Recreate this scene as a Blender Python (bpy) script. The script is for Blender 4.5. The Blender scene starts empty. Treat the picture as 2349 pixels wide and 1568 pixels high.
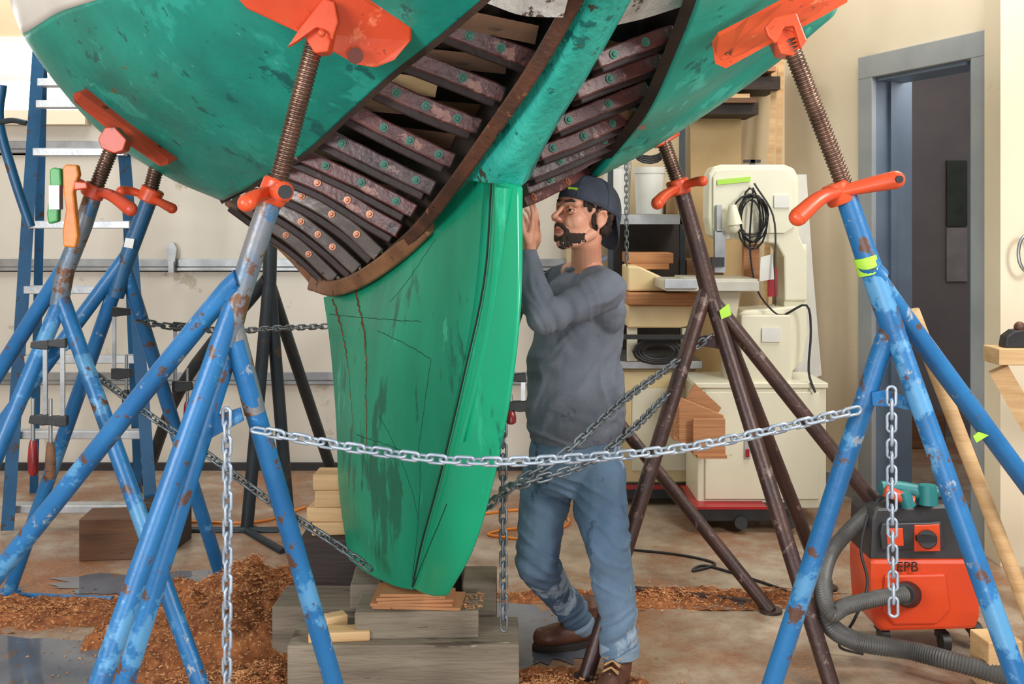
import bpy, bmesh, math, random
from mathutils import Vector, Matrix, noise
random.seed(7)
F=2400.0; CX=1174.5; HY=505.0; CH=1.56
V=Vector
def P(x,y,d): return V(((x-CX)/F*d, d, CH-(y-HY)/F*d))
def G(x,y):
    d=CH*F/(y-HY); return P(x,y,d)
def PL(l): return [P(*a) for a in l]
sc=bpy.context.scene
cam=bpy.data.cameras.new("camera"); co=bpy.data.objects.new("camera",cam); sc.collection.objects.link(co)
co.location=(0,0,CH); co.rotation_euler=(math.pi/2,0,0)
cam.sensor_width=36; cam.lens=F/2349*36; cam.shift_y=-(784-HY)/2349; sc.camera=co; cam.clip_end=100
sc.view_settings.view_transform='Standard'

# ---------- materials
def lin(c):
    r=[]
    for v in c[:3]:
        v=v/255.0
        r.append(v/12.92 if v<=0.04045 else ((v+0.055)/1.055)**2.4)
    return (r[0],r[1],r[2],1)
MC={}
def M(name,c1,c2=None,scale=6,rough=.5,metal=0,bump=.15,chip=None,stretch=(1,1,1),emit=0,detail=5,bscale=None,coat=0):
    if name in MC: return MC[name]
    m=bpy.data.materials.new(name); m.use_nodes=True; nt=m.node_tree; N=nt.nodes; L=nt.links
    b=N["Principled BSDF"]; b.inputs["Roughness"].default_value=rough; b.inputs["Metallic"].default_value=metal
    b.inputs["Coat Weight"].default_value=coat
    tc=N.new("ShaderNodeTexCoord"); mp=N.new("ShaderNodeMapping"); mp.inputs["Scale"].default_value=stretch
    L.new(tc.outputs["Object"],mp.inputs["Vector"])
    n=N.new("ShaderNodeTexNoise"); n.inputs["Scale"].default_value=scale; n.inputs["Detail"].default_value=detail
    L.new(mp.outputs[0],n.inputs["Vector"])
    cr=N.new("ShaderNodeValToRGB"); cr.color_ramp.elements[0].position=.32; cr.color_ramp.elements[1].position=.68
    cr.color_ramp.elements[0].color=lin(c1); cr.color_ramp.elements[1].color=lin(c2 or tuple(v*.85 for v in c1))
    L.new(n.outputs["Fac"],cr.inputs[0]); out=cr.outputs[0]
    for ci,(cc,th,cs) in enumerate([] if not chip else (chip if isinstance(chip,list) else [chip])):
        of=N.new("ShaderNodeVectorMath"); of.operation='ADD'; of.inputs[1].default_value=(ci*3.7+1.1,ci*5.1,ci*2.3)
        L.new(mp.outputs[0],of.inputs[0])
        n2=N.new("ShaderNodeTexNoise"); n2.inputs["Scale"].default_value=cs; n2.inputs["Detail"].default_value=8; n2.inputs["Roughness"].default_value=.68
        L.new(of.outputs[0],n2.inputs["Vector"])
        r2=N.new("ShaderNodeValToRGB"); r2.color_ramp.elements[0].position=th; r2.color_ramp.elements[1].position=th+.035
        L.new(n2.outputs["Fac"],r2.inputs[0])
        mx=N.new("ShaderNodeMix"); mx.data_type='RGBA'
        L.new(r2.outputs[0],mx.inputs["Factor"]); L.new(out,mx.inputs["A"]); mx.inputs["B"].default_value=lin(cc)
        out=mx.outputs["Result"]
    L.new(out,b.inputs["Base Color"])
    if bump:
        bn=N.new("ShaderNodeTexNoise"); bn.inputs["Scale"].default_value=bscale or scale*5; bn.inputs["Detail"].default_value=6
        L.new(mp.outputs[0],bn.inputs["Vector"])
        bp=N.new("ShaderNodeBump"); bp.inputs["Strength"].default_value=bump; bp.inputs["Distance"].default_value=.008
        L.new(bn.outputs["Fac"],bp.inputs["Height"]); L.new(bp.outputs[0],b.inputs["Normal"])
    if emit:
        L.new(out,b.inputs["Emission Color"]); b.inputs["Emission Strength"].default_value=emit
    MC[name]=m; return m
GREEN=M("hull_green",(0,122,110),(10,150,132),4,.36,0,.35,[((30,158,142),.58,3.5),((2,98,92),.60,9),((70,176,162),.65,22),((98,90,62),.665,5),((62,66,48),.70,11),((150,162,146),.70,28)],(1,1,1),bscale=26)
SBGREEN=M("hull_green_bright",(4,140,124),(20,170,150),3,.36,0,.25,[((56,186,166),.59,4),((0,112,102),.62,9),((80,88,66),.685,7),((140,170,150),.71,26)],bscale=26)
KGREEN=M("keel_green",(4,122,92),(16,148,112),4,.34,0,.3,[((8,100,78),.585,6),((52,164,130),.63,9),((54,66,44),.66,8),((40,84,64),.64,26),((150,170,140),.71,22)],(1,1,.3),bscale=25)
RGREEN=M("rudder_green",(4,144,104),(16,164,120),2,.24,0,.06,[((40,176,136),.61,3),((8,122,92),.65,9),((96,184,150),.70,24)],(1,1,.3))
SGREEN=M("sternpost_green",(14,138,124),(44,170,152),8,.5,0,.8,[((12,104,96),.56,8),((52,60,44),.60,13),((120,160,140),.67,22)])
WHITEP=M("topside_white",(220,218,212),(200,196,188),3,.3,0,.05,((150,140,130),.68,5))
FLAKE=M("flaking_white",(222,222,218),(180,178,172),14,.8,0,.6,((70,56,48),.56,13))
BCH=[((84,146,190),.58,5),((150,158,164),.62,13),((92,64,50),.59,14)]
BLUE=M("blue_paint",(24,94,148),(38,114,170),6,.38,0,.15,BCH,bscale=40)
BLUED=M("dark_blue_paint",(22,78,118),(32,94,136),6,.42,0,.12,[((120,130,140),.65,11),((70,52,44),.59,14)],bscale=40)
BLUER=M("worn_blue_rust",(138,130,124),(90,116,138),9,.42,.3,.2,[((66,116,158),.57,7),((108,74,54),.53,12)])
BLACKS=M("black_steel",(34,44,52),(50,58,62),6,.5,.3,.1,((72,58,46),.6,12))
RUST=M("rusty_brown_steel",(78,52,44),(58,42,40),8,.42,.25,.25,[((116,96,88),.59,12),((56,80,106),.66,8)])
THREAD=M("rusty_thread",(130,102,86),(92,70,60),14,.36,.7,.2,((170,76,46),.63,7))
ORANGE=M("orange_paint",(206,66,32),(220,86,46),5,.34,0,.1,[((236,120,80),.62,7),((110,50,34),.61,13),((130,110,96),.68,16)])
ORANGER=M("orange_red_paint",(190,62,38),(208,80,50),6,.4,0,.1,((110,44,30),.61,12))
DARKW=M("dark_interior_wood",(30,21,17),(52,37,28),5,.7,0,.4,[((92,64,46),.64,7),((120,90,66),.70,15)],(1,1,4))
FRAMEW=M("frame_red_wood",(102,58,54),(74,44,44),10,.4,0,.45,[((148,106,94),.60,14),((44,26,26),.59,9),((170,130,114),.70,26)])
FRAMEG=M("frame_grey_wood",(88,66,66),(64,48,50),10,.34,0,.4,[((134,112,106),.61,14),((44,30,30),.60,9)])
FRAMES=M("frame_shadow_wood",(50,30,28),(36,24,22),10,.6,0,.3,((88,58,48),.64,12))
SHINY=M("shiny_varnish_frame",(108,96,88),(76,64,60),5,.18,.1,.12,((60,44,40),.6,10),coat=.7)
RABB=M("rabbet_wood",(88,52,36),(60,38,28),10,.55,0,.6,[((134,88,58),.60,14),((34,22,18),.60,9)])
RABL=M("rabbet_wood_fresh",(140,98,68),(108,74,50),9,.5,0,.5,((70,46,34),.60,12))
BOLTG=M("bolt_patina",(82,136,118),(58,104,92),30,.6,.2,.3)
COPPER=M("copper_rivet",(190,134,106),(150,94,70),30,.4,.6,.2)
CHAINM=M("galvanised_chain",(182,194,206),(146,158,172),20,.4,.45,.1)
CHAIND=M("old_chain",(124,132,138),(94,98,100),20,.45,.6,.1)
TIMG=M("weathered_timber",(140,128,110),(108,96,82),6,.8,0,.7,[((78,66,54),.60,6),((172,158,136),.66,14),((128,84,50),.66,9)],(.35,2,3))
TIMD=M("dark_timber",(62,48,44),(46,36,34),6,.7,0,.4,((90,74,66),.64,9),(.3,2,3))
TIMB=M("brown_timber",(120,84,58),(92,64,44),6,.75,0,.4,((60,42,30),.64,9),(.3,2,3))
PINE=M("pine_wood",(214,178,130),(188,148,100),6,.6,0,.25,None,(.3,2,5))
PLY=M("plywood",(196,138,92),(164,108,68),10,.6,0,.25,None,(.3,.3,12))
WALLM=M("cream_wall",(224,204,168),(210,188,152),1.5,.75,0,.08,[((190,168,132),.67,3),((150,128,100),.74,9)])
WALLR=M("cream_wall_light",(238,224,196),(224,208,180),1.5,.75,0,.08,[((204,184,152),.68,4),((160,140,112),.74,11)])
GDOOR=M("garage_door_cream",(214,206,192),(202,194,180),1.2,.55,0,.05,[((178,166,148),.62,3),((150,132,108),.70,9)])
GALV=M("galvanised_steel",(170,172,172),(140,142,144),8,.35,.7,.05)
ALU=M("aluminium",(206,210,212),(178,182,186),10,.35,.5,.08,((120,120,116),.66,14))
TRIMG=M("door_trim_grey",(160,164,164),(140,146,150),3,.5,0,.05,((190,186,176),.66,6))
TRIMB=M("door_jamb_bluegrey",(112,128,146),(94,110,130),3,.5,0,.05)
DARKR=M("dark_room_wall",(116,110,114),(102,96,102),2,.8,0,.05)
CREAM=M("machine_cream",(232,228,206),(222,216,190),3,.34,0,.04,[((190,180,150),.68,6),((130,116,90),.73,12)])
CREAMY=M("machine_yellow_cream",(230,212,162),(218,190,140),3,.38,0,.04,((186,160,106),.66,6))
BLACK=M("black_rubber",(24,24,26),(36,36,38),10,.5,0,.1)
REDP=M("red_paint",(170,30,36),(150,24,30),8,.35,0,.05)
REDH=M("red_wood_handle",(150,34,36),(110,26,28),12,.3,0,.1)
WHITE=M("white_plastic",(228,228,222),(212,210,202),5,.4,0,.03)
CARD=M("cardboard",(176,140,98),(156,120,82),6,.8,0,.1)
SAW=M("sawdust_brown",(176,108,60),(116,62,32),26,.95,0,1,[((214,158,106),.57,70),((84,44,22),.60,38)],bscale=150)
FLK=M("wood_shavings",(212,156,104),(164,98,54),30,.9,0,.1)
PUD=M("wet_floor_reflect",(120,124,132),(88,90,98),3,.06,0,.04,((124,94,68),.59,6))  # wet patch with the grey-blue sky reflection painted into its colour
SKIN=M("skin",(214,156,128),(194,132,106),9,.5,0,.08)
HAIR=M("dark_hair",(38,26,20),(58,42,32),60,.75,0,.8,bscale=260)
SHIRT=M("grey_sweatshirt",(114,119,130),(94,99,110),7,.95,0,.4,[((156,162,172),.73,14),((82,85,94),.62,8)],bscale=260)
JEANS=M("blue_jeans",(104,128,150),(66,88,112),5,.9,0,.3,[((142,158,172),.59,5),((56,76,98),.60,8),((120,112,100),.67,7)],(1,1,.6),bscale=280)
JHEM=M("denim_cuff",(140,156,172),(112,132,150),12,.9,0,.4)
CAPM=M("dark_cap",(60,66,80),(42,47,58),14,.85,0,.3,((92,98,110),.63,10))
LEATH=M("brown_leather",(104,62,42),(74,44,30),10,.5,0,.3)
SOLE=M("boot_sole",(56,44,36),(40,32,28),10,.8,0,.2)
TAPE=M("lime_tape",(180,228,76),(164,214,64),5,.5,0,.02)
VORANGE=M("vacuum_orange",(220,76,36),(204,66,32),4,.35,0,.04,((150,76,50),.64,8))
VBLACK=M("vacuum_black",(58,58,60),(44,44,46),6,.42,0,.06,((120,108,96),.66,12))
HOSE=M("grey_hose",(96,94,90),(74,72,70),10,.45,0,.05)
EYEW=M("eye_white",(216,208,202),(206,198,192),5,.2,0,0)
EYED=M("eye_dark",(28,18,14),(22,14,10),5,.15,0,0)
LIP=M("lips",(168,98,86),(156,88,78),12,.5,0,.05)
TEAL=M("teal_tool",(40,130,130),(30,110,112),6,.4,0,.05)
YELL=M("clamp_orange",(226,138,50),(208,112,40),8,.4,0,.1,((120,100,80),.64,14))
GRC=M("clamp_green",(80,168,92),(60,146,78),8,.4,0,.1,((130,130,120),.62,14))
INK=M("black_marker",(60,26,18),(50,20,14),8,.5,0,0)
CRACK=M("rust_crack",(124,66,36),(86,44,24),18,.9,0,.4)
SEAM=M("dark_seam",(8,64,56),(12,80,68),18,.9,0,.2)

# ---------- geometry builders
def gjoin(*gs):
    Vs=[];Fs=[]
    for g in gs:
        o=len(Vs); Vs+=g[0]; Fs+=[tuple(i+o for i in f) for f in g[1]]
    return (Vs,Fs)
def crv(p,t):
    n=len(p)-1
    if n==0: return p[0].copy()
    t=max(0,min(n,t)); i=min(int(t),n-1); f=t-i
    p1=p[i];p2=p[i+1]; p0=p[i-1] if i>0 else p1*2-p2; p3=p[i+2] if i+2<=n else p2*2-p1
    return .5*((2*p1)+(p2-p0)*f+(2*p0-5*p1+4*p2-p3)*f*f+(3*p1-p0-3*p2+p3)*f**3)
def curve(pts,n):
    return [crv(pts,k*(len(pts)-1)/n) for k in range(n+1)]
def gtube(pts,r,n=14,cap=True,a0=0):
    m=len(pts); rs=r if isinstance(r,(list,tuple)) else [r]*m
    Vs=[];Fs=[];T=[]
    for i in range(m):
        a=pts[max(i-1,0)];b=pts[min(i+1,m-1)]; t=(b-a)
        T.append(t.normalized() if t.length>1e-9 else V((0,0,1)))
    up=V((0,0,1)) if abs(T[0].z)<.9 else V((0,1,0))
    nn=(up-T[0]*up.dot(T[0])).normalized()
    for i in range(m):
        if i: nn=(nn-T[i]*nn.dot(T[i])).normalized()
        b=T[i].cross(nn)
        for k in range(n):
            a=a0+2*math.pi*k/n
            Vs.append(pts[i]+(nn*math.cos(a)+b*math.sin(a))*rs[i])
    for i in range(m-1):
        for k in range(n):
            k2=(k+1)%n
            Fs.append((i*n+k,i*n+k2,(i+1)*n+k2,(i+1)*n+k))
    if cap:
        Fs.append(tuple(range(n))[::-1]); Fs.append(tuple((m-1)*n+k for k in range(n)))
    return (Vs,Fs)
def gbeam(pts,w,h,face=None):
    m=len(pts);Vs=[];Fs=[]
    for i in range(m):
        t=(pts[min(i+1,m-1)]-pts[max(i-1,0)]).normalized()
        f=face if face is not None else V((0,0,CH))-pts[i]
        N_=(f-t*f.dot(t)).normalized(); B=t.cross(N_)
        for (a,b) in ((-1,-1),(1,-1),(1,1),(-1,1)):
            Vs.append(pts[i]+B*(a*w/2)+N_*(b*h/2))
    for i in range(m-1):
        for k in range(4):
            k2=(k+1)%4; Fs.append((i*4+k,i*4+k2,(i+1)*4+k2,(i+1)*4+k))
    Fs.append((3,2,1,0)); Fs.append(tuple((m-1)*4+k for k in range(4)))
    return (Vs,Fs)
def gbox(c,s,R=None):
    Vs=[]
    for x in(-.5,.5):
        for y in(-.5,.5):
            for z in(-.5,.5):
                v=V((x*s[0],y*s[1],z*s[2]))
                if R is not None: v=R@v
                Vs.append(V(c)+v)
    return (Vs,[(0,1,3,2),(4,6,7,5),(0,4,5,1),(2,3,7,6),(0,2,6,4),(1,5,7,3)])
def gboxpx(x0,y0,x1,y1,d,dep):
    a=P(x0,y0,d);b=P(x1,y1,d)
    return gbox(((a.x+b.x)/2,d+dep/2,(a.z+b.z)/2),(abs(b.x-a.x),dep,abs(a.z-b.z)))
def gboxfl(x0,y0,x1,d,dep):
    a=P(x0,y0,d);b=P(x1,y0,d)
    return gbox(((a.x+b.x)/2,d+dep/2,a.z/2),(abs(b.x-a.x),dep,a.z))
def gprism(pts,d,th,dirv=None):
    a=[P(p[0],p[1],p[2] if len(p)>2 else d) for p in pts]; n=len(a)
    o=(dirv if dirv is not None else V((0,1,0)))*th
    Vs=a+[v+o for v in a]
    Fs=[tuple(range(n)),tuple(range(2*n-1,n-1,-1))]
    for i in range(n):
        j=(i+1)%n; Fs.append((i,i+n,j+n,j))
    return (Vs,Fs)
def gsph(c,r,R=None,nu=18,nv=12):
    if not isinstance(r,(tuple,list)): r=(r,r,r)
    Vs=[];Fs=[]
    def put(v):
        v=V((v[0]*r[0],v[1]*r[1],v[2]*r[2]))
        if R is not None: v=R@v
        Vs.append(V(c)+v)
    put((0,0,1))
    for i in range(1,nv):
        th=math.pi*i/nv
        for k in range(nu):
            a=2*math.pi*k/nu; put((math.sin(th)*math.cos(a),math.sin(th)*math.sin(a),math.cos(th)))
    put((0,0,-1))
    for k in range(nu): Fs.append((0,1+k,1+(k+1)%nu))
    for i in range(nv-2):
        for k in range(nu):
            a=1+i*nu+k;b=1+i*nu+(k+1)%nu; Fs.append((a,a+nu,b+nu,b))
    l=len(Vs)-1; o=1+(nv-2)*nu
    for k in range(nu): Fs.append((l,o+(k+1)%nu,o+k))
    return (Vs,Fs)
def gcap(p1,r1,p2,r2): return gjoin(gsph(p1,r1),gsph(p2,r2),gtube([p1,p2],[r1,r2],18))
def gcaps(*a): return gjoin(*[gcap(a[i][0],a[i][1],a[i+1][0],a[i+1][1]) for i in range(len(a)-1)])
def gthread(p1,p2,r,pitch=.010):
    L=(p2-p1).length; n=max(4,int(L/pitch)); pts=[];rs=[]
    for i in range(n):
        for f,k in((0,.86),(.25,1),(.6,1),(.85,.86)):
            pts.append(p1.lerp(p2,(i+f)/n)); rs.append(r*k)
    return gtube(pts,rs,14)
def grid(S,u0,u1,v0,v1,nu,nv):
    Vs=[];Fs=[]
    for i in range(nu+1):
        for j in range(nv+1): Vs.append(S(u0+(u1-u0)*i/nu,v0+(v1-v0)*j/nv))
    for i in range(nu):
        for j in range(nv):
            a=i*(nv+1)+j; Fs.append((a,a+1,a+nv+2,a+nv+1))
    return (Vs,Fs)
def gslab(S,off,nu,nv,U,W):
    A=[];n1=nv+1
    for i in range(nu+1):
        for j in range(nv+1): A.append(S(U*i/nu,W*j/nv))
    B=[]
    for i in range(nu+1):
        for j in range(nv+1): B.append(S(U*i/nu,W*j/nv)+off(U*i/nu,W*j/nv))
    Vs=A+B;o=len(A);Fs=[]
    for i in range(nu):
        for j in range(nv):
            a=i*n1+j; Fs.append((a,a+1,a+n1+1,a+n1)); Fs.append((o+a,o+a+n1,o+a+n1+1,o+a+1))
    for i in range(nu):
        for j in(0,nv):
            a=i*n1+j; Fs.append((a,a+n1,o+a+n1,o+a))
    for j in range(nv):
        for i in(0,nu):
            a=i*n1+j; Fs.append((a,o+a,o+a+1,a+1))
    return (Vs,Fs)
def SF(rows):
    R=[PL(r) for r in rows]
    return lambda u,v: crv([crv(r,v) for r in R],u)
WL={}
def mk(name,g,mat,parent=None,smooth=True,label=None,cat=None,group=None,kind=None,bevel=0,solid=0,ang=38):
    Vs,Fs=g
    mn=[min(v[i] for v in Vs) for i in range(3)];mx=[max(v[i] for v in Vs) for i in range(3)]
    c=V(((mn[0]+mx[0])/2,(mn[1]+mx[1])/2,(mn[2]+mx[2])/2))
    if parent is None: c.z=mn[2]
    me=bpy.data.meshes.new(name); me.from_pydata([tuple(V(v)-c) for v in Vs],[],Fs)
    bm=bmesh.new(); bm.from_mesh(me); bmesh.ops.recalc_face_normals(bm,faces=bm.faces); bm.to_mesh(me); bm.free()
    if smooth:
        me.polygons.foreach_set("use_smooth",[True]*len(me.polygons)); me.set_sharp_from_angle(angle=math.radians(ang))
    for m in (mat if isinstance(mat,list) else [mat]): me.materials.append(m)
    ob=bpy.data.objects.new(name,me); sc.collection.objects.link(ob); WL[ob.name]=c
    if parent is not None:
        ob.parent=parent; ob.location=c-WL[parent.name]
    else: ob.location=c
    if bevel:
        b=ob.modifiers.new("b",'BEVEL'); b.width=bevel; b.segments=2; b.limit_method='ANGLE'
    if solid:
        s=ob.modifiers.new("s",'SOLIDIFY'); s.thickness=solid; s.offset=0
    if label: ob["label"]=label
    if cat: ob["category"]=cat
    if group: ob["group"]=group
    if kind: ob["kind"]=kind
    return ob
def top(name,label,cat,loc,group=None):
    e=bpy.data.objects.new(name,None); sc.collection.objects.link(e); e.empty_display_size=.1
    e.location=V(loc); WL[e.name]=V(loc); e["label"]=label; e["category"]=cat
    if group: e["group"]=group
    return e
def st(name,g,mat,**k): return mk(name,g,mat,kind="structure",smooth=False,**k)

# ---------- ROOM
fl=bpy.data.materials.new("floor_concrete"); fl.use_nodes=True
nt=fl.node_tree;N=nt.nodes;L=nt.links;b=N["Principled BSDF"]
tc=N.new("ShaderNodeTexCoord")
def ns(s,det=5,r=.5):
    n=N.new("ShaderNodeTexNoise"); n.inputs["Scale"].default_value=s; n.inputs["Detail"].default_value=det; n.inputs["Roughness"].default_value=r; L.new(tc.outputs["Object"],n.inputs["Vector"]); return n
def rp(src,a,bb,c0,c1):
    r=N.new("ShaderNodeValToRGB"); r.color_ramp.elements[0].position=a; r.color_ramp.elements[1].position=bb
    r.color_ramp.elements[0].color=c0; r.color_ramp.elements[1].color=c1; L.new(src,r.inputs[0]); return r
base=rp(ns(2.2,9,.7).outputs["Fac"],.36,.64,lin((178,160,138)),lin((112,96,82)))
dust=rp(ns(1.1,8,.75).outputs["Fac"],.46,.64,(0,0,0,1),(.85,.85,.85,1))
near=N.new("ShaderNodeSeparateXYZ"); L.new(tc.outputs["Object"],near.inputs[0])
mr=N.new("ShaderNodeMapRange"); mr.inputs[1].default_value=5.2; mr.inputs[2].default_value=4.0; mr.inputs[3].default_value=.15; L.new(near.outputs[1],mr.inputs[0])
mu=N.new("ShaderNodeMath"); mu.operation='MULTIPLY'; L.new(dust.outputs[0],mu.inputs[0]); L.new(mr.outputs[0],mu.inputs[1])
sp=rp(ns(60,5,.7).outputs["Fac"],.35,.65,lin((122,74,42)),lin((174,114,70)))
mx=N.new("ShaderNodeMix"); mx.data_type='RGBA'; L.new(mu.outputs[0],mx.inputs["Factor"]); L.new(base.outputs[0],mx.inputs["A"]); L.new(sp.outputs[0],mx.inputs["B"])
spk=rp(ns(95,3).outputs["Fac"],.65,.69,(0,0,0,1),(1,1,1,1))
mx2=N.new("ShaderNodeMix"); mx2.data_type='RGBA'; L.new(spk.outputs[0],mx2.inputs["Factor"]); L.new(mx.outputs["Result"],mx2.inputs["A"]); mx2.inputs["B"].default_value=lin((186,138,94))
L.new(mx2.outputs["Result"],b.inputs["Base Color"])
rr_=rp(ns(2.2,5).outputs["Fac"],.4,.6,(.16,.16,.16,1),(.5,.5,.5,1)); L.new(rr_.outputs[0],b.inputs["Roughness"])
bp=N.new("ShaderNodeBump"); bp.inputs["Strength"].default_value=.25; bp.inputs["Distance"].default_value=.006; L.new(ns(80,4).outputs["Fac"],bp.inputs["Height"]); L.new(bp.outputs[0],b.inputs["Normal"])
st("floor",gbox((0,3,-.05),(12,14,.1)),fl)
BD=6.5
wh=4.2
xr=P(1800,0,BD).x
gx1=P(1300,0,BD).x; gtop=P(0,270,BD).z
st("wall_back",gjoin(gbox(((gx1+xr)/2,BD+.1,wh/2),(xr-gx1,.2,wh)),
   gbox(((-6+gx1)/2,BD+.1,(P(0,92,BD).z+wh)/2),(gx1+6,.2,wh-P(0,92,BD).z)),
   gbox(((P(195,0,BD).x+gx1)/2,BD+.1,(gtop+P(0,92,BD).z)/2),(gx1-P(195,0,BD).x,.2,P(0,92,BD).z-gtop))),WALLM)
st("wall_left",gbox((-6.05,3,wh/2),(.1,14,wh)),WALLM)
zs=[0.0,P(0,882,BD).z,P(0,622,BD).z,P(0,352,BD).z,gtop]
gs=[]
for a,bz in zip(zs[:-1],zs[1:]):
    gs.append(gbox(((-6+gx1)/2,BD+.09,(a+bz)/2),(gx1+6,.06,bz-a-.012)))
    gs.append(gbox(((-6+gx1)/2,BD+.12,(a+bz)/2),(gx1+6,.06,bz-a+.02)))
st("door_1",gjoin(*gs),GDOOR)
gs=[]
for py in(346,618,880):
    z=P(0,py,BD).z; gs.append(gbox(((-6+gx1)/2,BD+.045,z),(gx1+6,.03,.022))); gs.append(gbox(((-6+gx1)/2,BD+.05,z+.04),(gx1+6,.012,.05)))
st("trim_1",gjoin(*gs),GALV,bevel=.004)
st("trim_2",gboxpx(-1500,252,195,285,BD-.02,.08),WALLR)
st("trim_6",gboxpx(-1500,1062,1300,1084,BD+.02,.03),BLACK)
WIN=M("window_daylight",(240,246,255),(250,252,255),1,.5,0,0,emit=3.0)
st("window_1",gboxpx(-1500,92,195,255,BD+.08,.03),WIN)
st("trim_3",gjoin(gboxpx(186,92,200,255,BD-.01,.08),gboxpx(-1500,172,190,186,BD+.02,.05),gboxpx(-1500,84,195,96,BD-.01,.08)),WHITE)
mk("door_latch",gjoin(gprism([(380,570),(388,556),(398,556),(405,570),(400,606),(386,606)],6.5,.03),gboxpx(386,600,398,625,6.48,.03)),GALV,smooth=False,label="small galvanised latch handle on the garage door",cat="latch")
A=V((xr,BD)); B=V((P(2295,0,4.9).x,4.9)); D2=(B-A).normalized(); NB=V((-D2.y,D2.x))
if NB.dot(V((1,1)))<0: NB=-NB
def W(px,py,off=0):
    r=(px-CX)/F
    a0=A+NB*off
    t=(r*a0.y-a0.x)/(D2.x-r*D2.y); q=a0+D2*t
    return P(px,py,q.y)
def gwall(px0,px1,z0,z1,th,off=0):
    a=W(px0,0,off);b_=W(px1,0,off); n=V((NB.x,NB.y,0))*th
    Vs=[]
    for q in(a,b_):
        for z in(z0,z1):
            for o in(V((0,0,0)),n): Vs.append(V((q.x,q.y,z))+o)
    return (Vs,[(0,1,3,2),(4,6,7,5),(0,4,5,1),(2,3,7,6),(0,2,6,4),(1,5,7,3)])
zh=W(1998,180).z; zo=W(1970,135).z
st("wall_right",gjoin(gwall(1800,1990,0,wh,.18),gwall(1990,2235,zh,wh,.18),gwall(2235,2296,0,wh,.18)),WALLR)
st("trim_4",gjoin(gwall(1968,2000,0,zo,.03,-.03),gwall(2226,2262,0,zo,.03,-.03),gwall(1968,2262,zh,zo,.032,-.032)),TRIMG,bevel=.004)
n3=V((NB.x,NB.y,0)); d3=V((D2.x,D2.y,0))
def gj(q,w,th,z0,z1):
    q=V((q.x,q.y,0)); Vs=[]
    for a in(0,w):
        for z in(z0,z1):
            for o in(0,th): Vs.append(q+d3*a+n3*o+V((0,0,z)))
    return (Vs,[(0,1,3,2),(4,6,7,5),(0,4,5,1),(2,3,7,6),(0,2,6,4),(1,5,7,3)])
st("trim_5",gjoin(gj(W(1996,0),.03,.26,0,zh),gj(W(1996,0)+n3*.1,.05,.04,0,zh),gj(W(2225,0),.03,.2,0,zh),gj(W(1996,0),.7,.2,zh-.02,zh+.01)),TRIMB)
q0=W(1990,0)+n3*.2; q1=W(2290,0)+n3*.2
hw=W(2140,0,1.45)
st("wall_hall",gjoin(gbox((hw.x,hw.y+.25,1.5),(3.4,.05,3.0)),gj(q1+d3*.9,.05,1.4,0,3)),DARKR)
hd_=hw.y+.2
cl=top("wall_calendar","dark framed calendar hanging on the hall wall","calendar",P(2195,645,hd_))
mk("page",gboxpx(2172,368,2219,518,hd_,.02),M("calendar_picture",(22,36,28),(44,54,48),9,.5,0,0),cl,smooth=False)
mk("page",gboxpx(2172,522,2219,645,hd_,.02),M("calendar_page",(138,132,136),(120,116,122),9,.6,0,0),cl,smooth=False)
mk("hall_cabinet",gjoin(gboxfl(2058,950,2170,hd_-.35,.34),gboxpx(2064,962,2166,1030,hd_-.37,.02),gboxpx(2064,1040,2166,1110,hd_-.37,.02)),TIMB,smooth=False,label="brown wooden cabinet standing inside the dark doorway",cat="cabinet",bevel=.006)
st("wall_pillar",gbox((P(2295,0,4.72).x+1.0,4.8,wh/2),(2.0,.16,wh)),WALLR)
st("baseboard_right",gwall(1800,1968,0,.1,.02,-.02),TRIMG)

# ---------- BOAT
boat=top("sailboat","green-bottomed wooden sailboat with planks removed, propped on stands","boat",P(960,1350,3.42))
port=SF([
 [(1230,-110,2.22),(1100,-200,2.18),(980,-310,2.15),(880,-430,2.15),(820,-560,2.2),(800,-700,2.3)],
 [(1110,0,2.4),(980,-90,2.33),(850,-200,2.28),(750,-320,2.28),(680,-450,2.32),(650,-600,2.4)],
 [(900,172,2.85),(760,80,2.76),(620,-40,2.68),(520,-160,2.68),(450,-260,2.7),(420,-420,2.78)],
 [(800,262,3.1),(665,180,3.03),(520,55,2.95),(405,-70,2.92),(330,-175,2.95),(300,-330,3.0)],
 [(700,352,3.4),(570,272,3.33),(420,152,3.22),(300,20,3.18),(220,-80,3.2),(180,-250,3.25)],
 [(600,412,3.75),(465,345,3.7),(315,235,3.6),(195,95,3.5),(110,-25,3.48),(80,-180,3.5)],
 [(512,456,4.15),(388,402,4.15),(250,312,4.08),(128,180,3.95),(42,40,3.82),(10,-130,3.8)],
 [(570,430,4.9),(450,360,4.9),(330,260,4.8),(220,120,4.7),(140,-20,4.6),(110,-180,4.6)],
 [(800,330,5.8),(700,280,5.8),(600,200,5.7),(500,80,5.7),(420,-50,5.7),(400,-200,5.7)]])
def wb(u): return 3.78 if u>=6 else 3.78-(6-u)*.2
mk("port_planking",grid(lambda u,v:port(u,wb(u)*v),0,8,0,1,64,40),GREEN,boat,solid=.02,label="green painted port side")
mk("port_topside",grid(lambda u,v:port(u,wb(u)+(5-wb(u))*v),0,8,0,1,64,12),WHITEP,boat,solid=.02,label="white painted topside")
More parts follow.
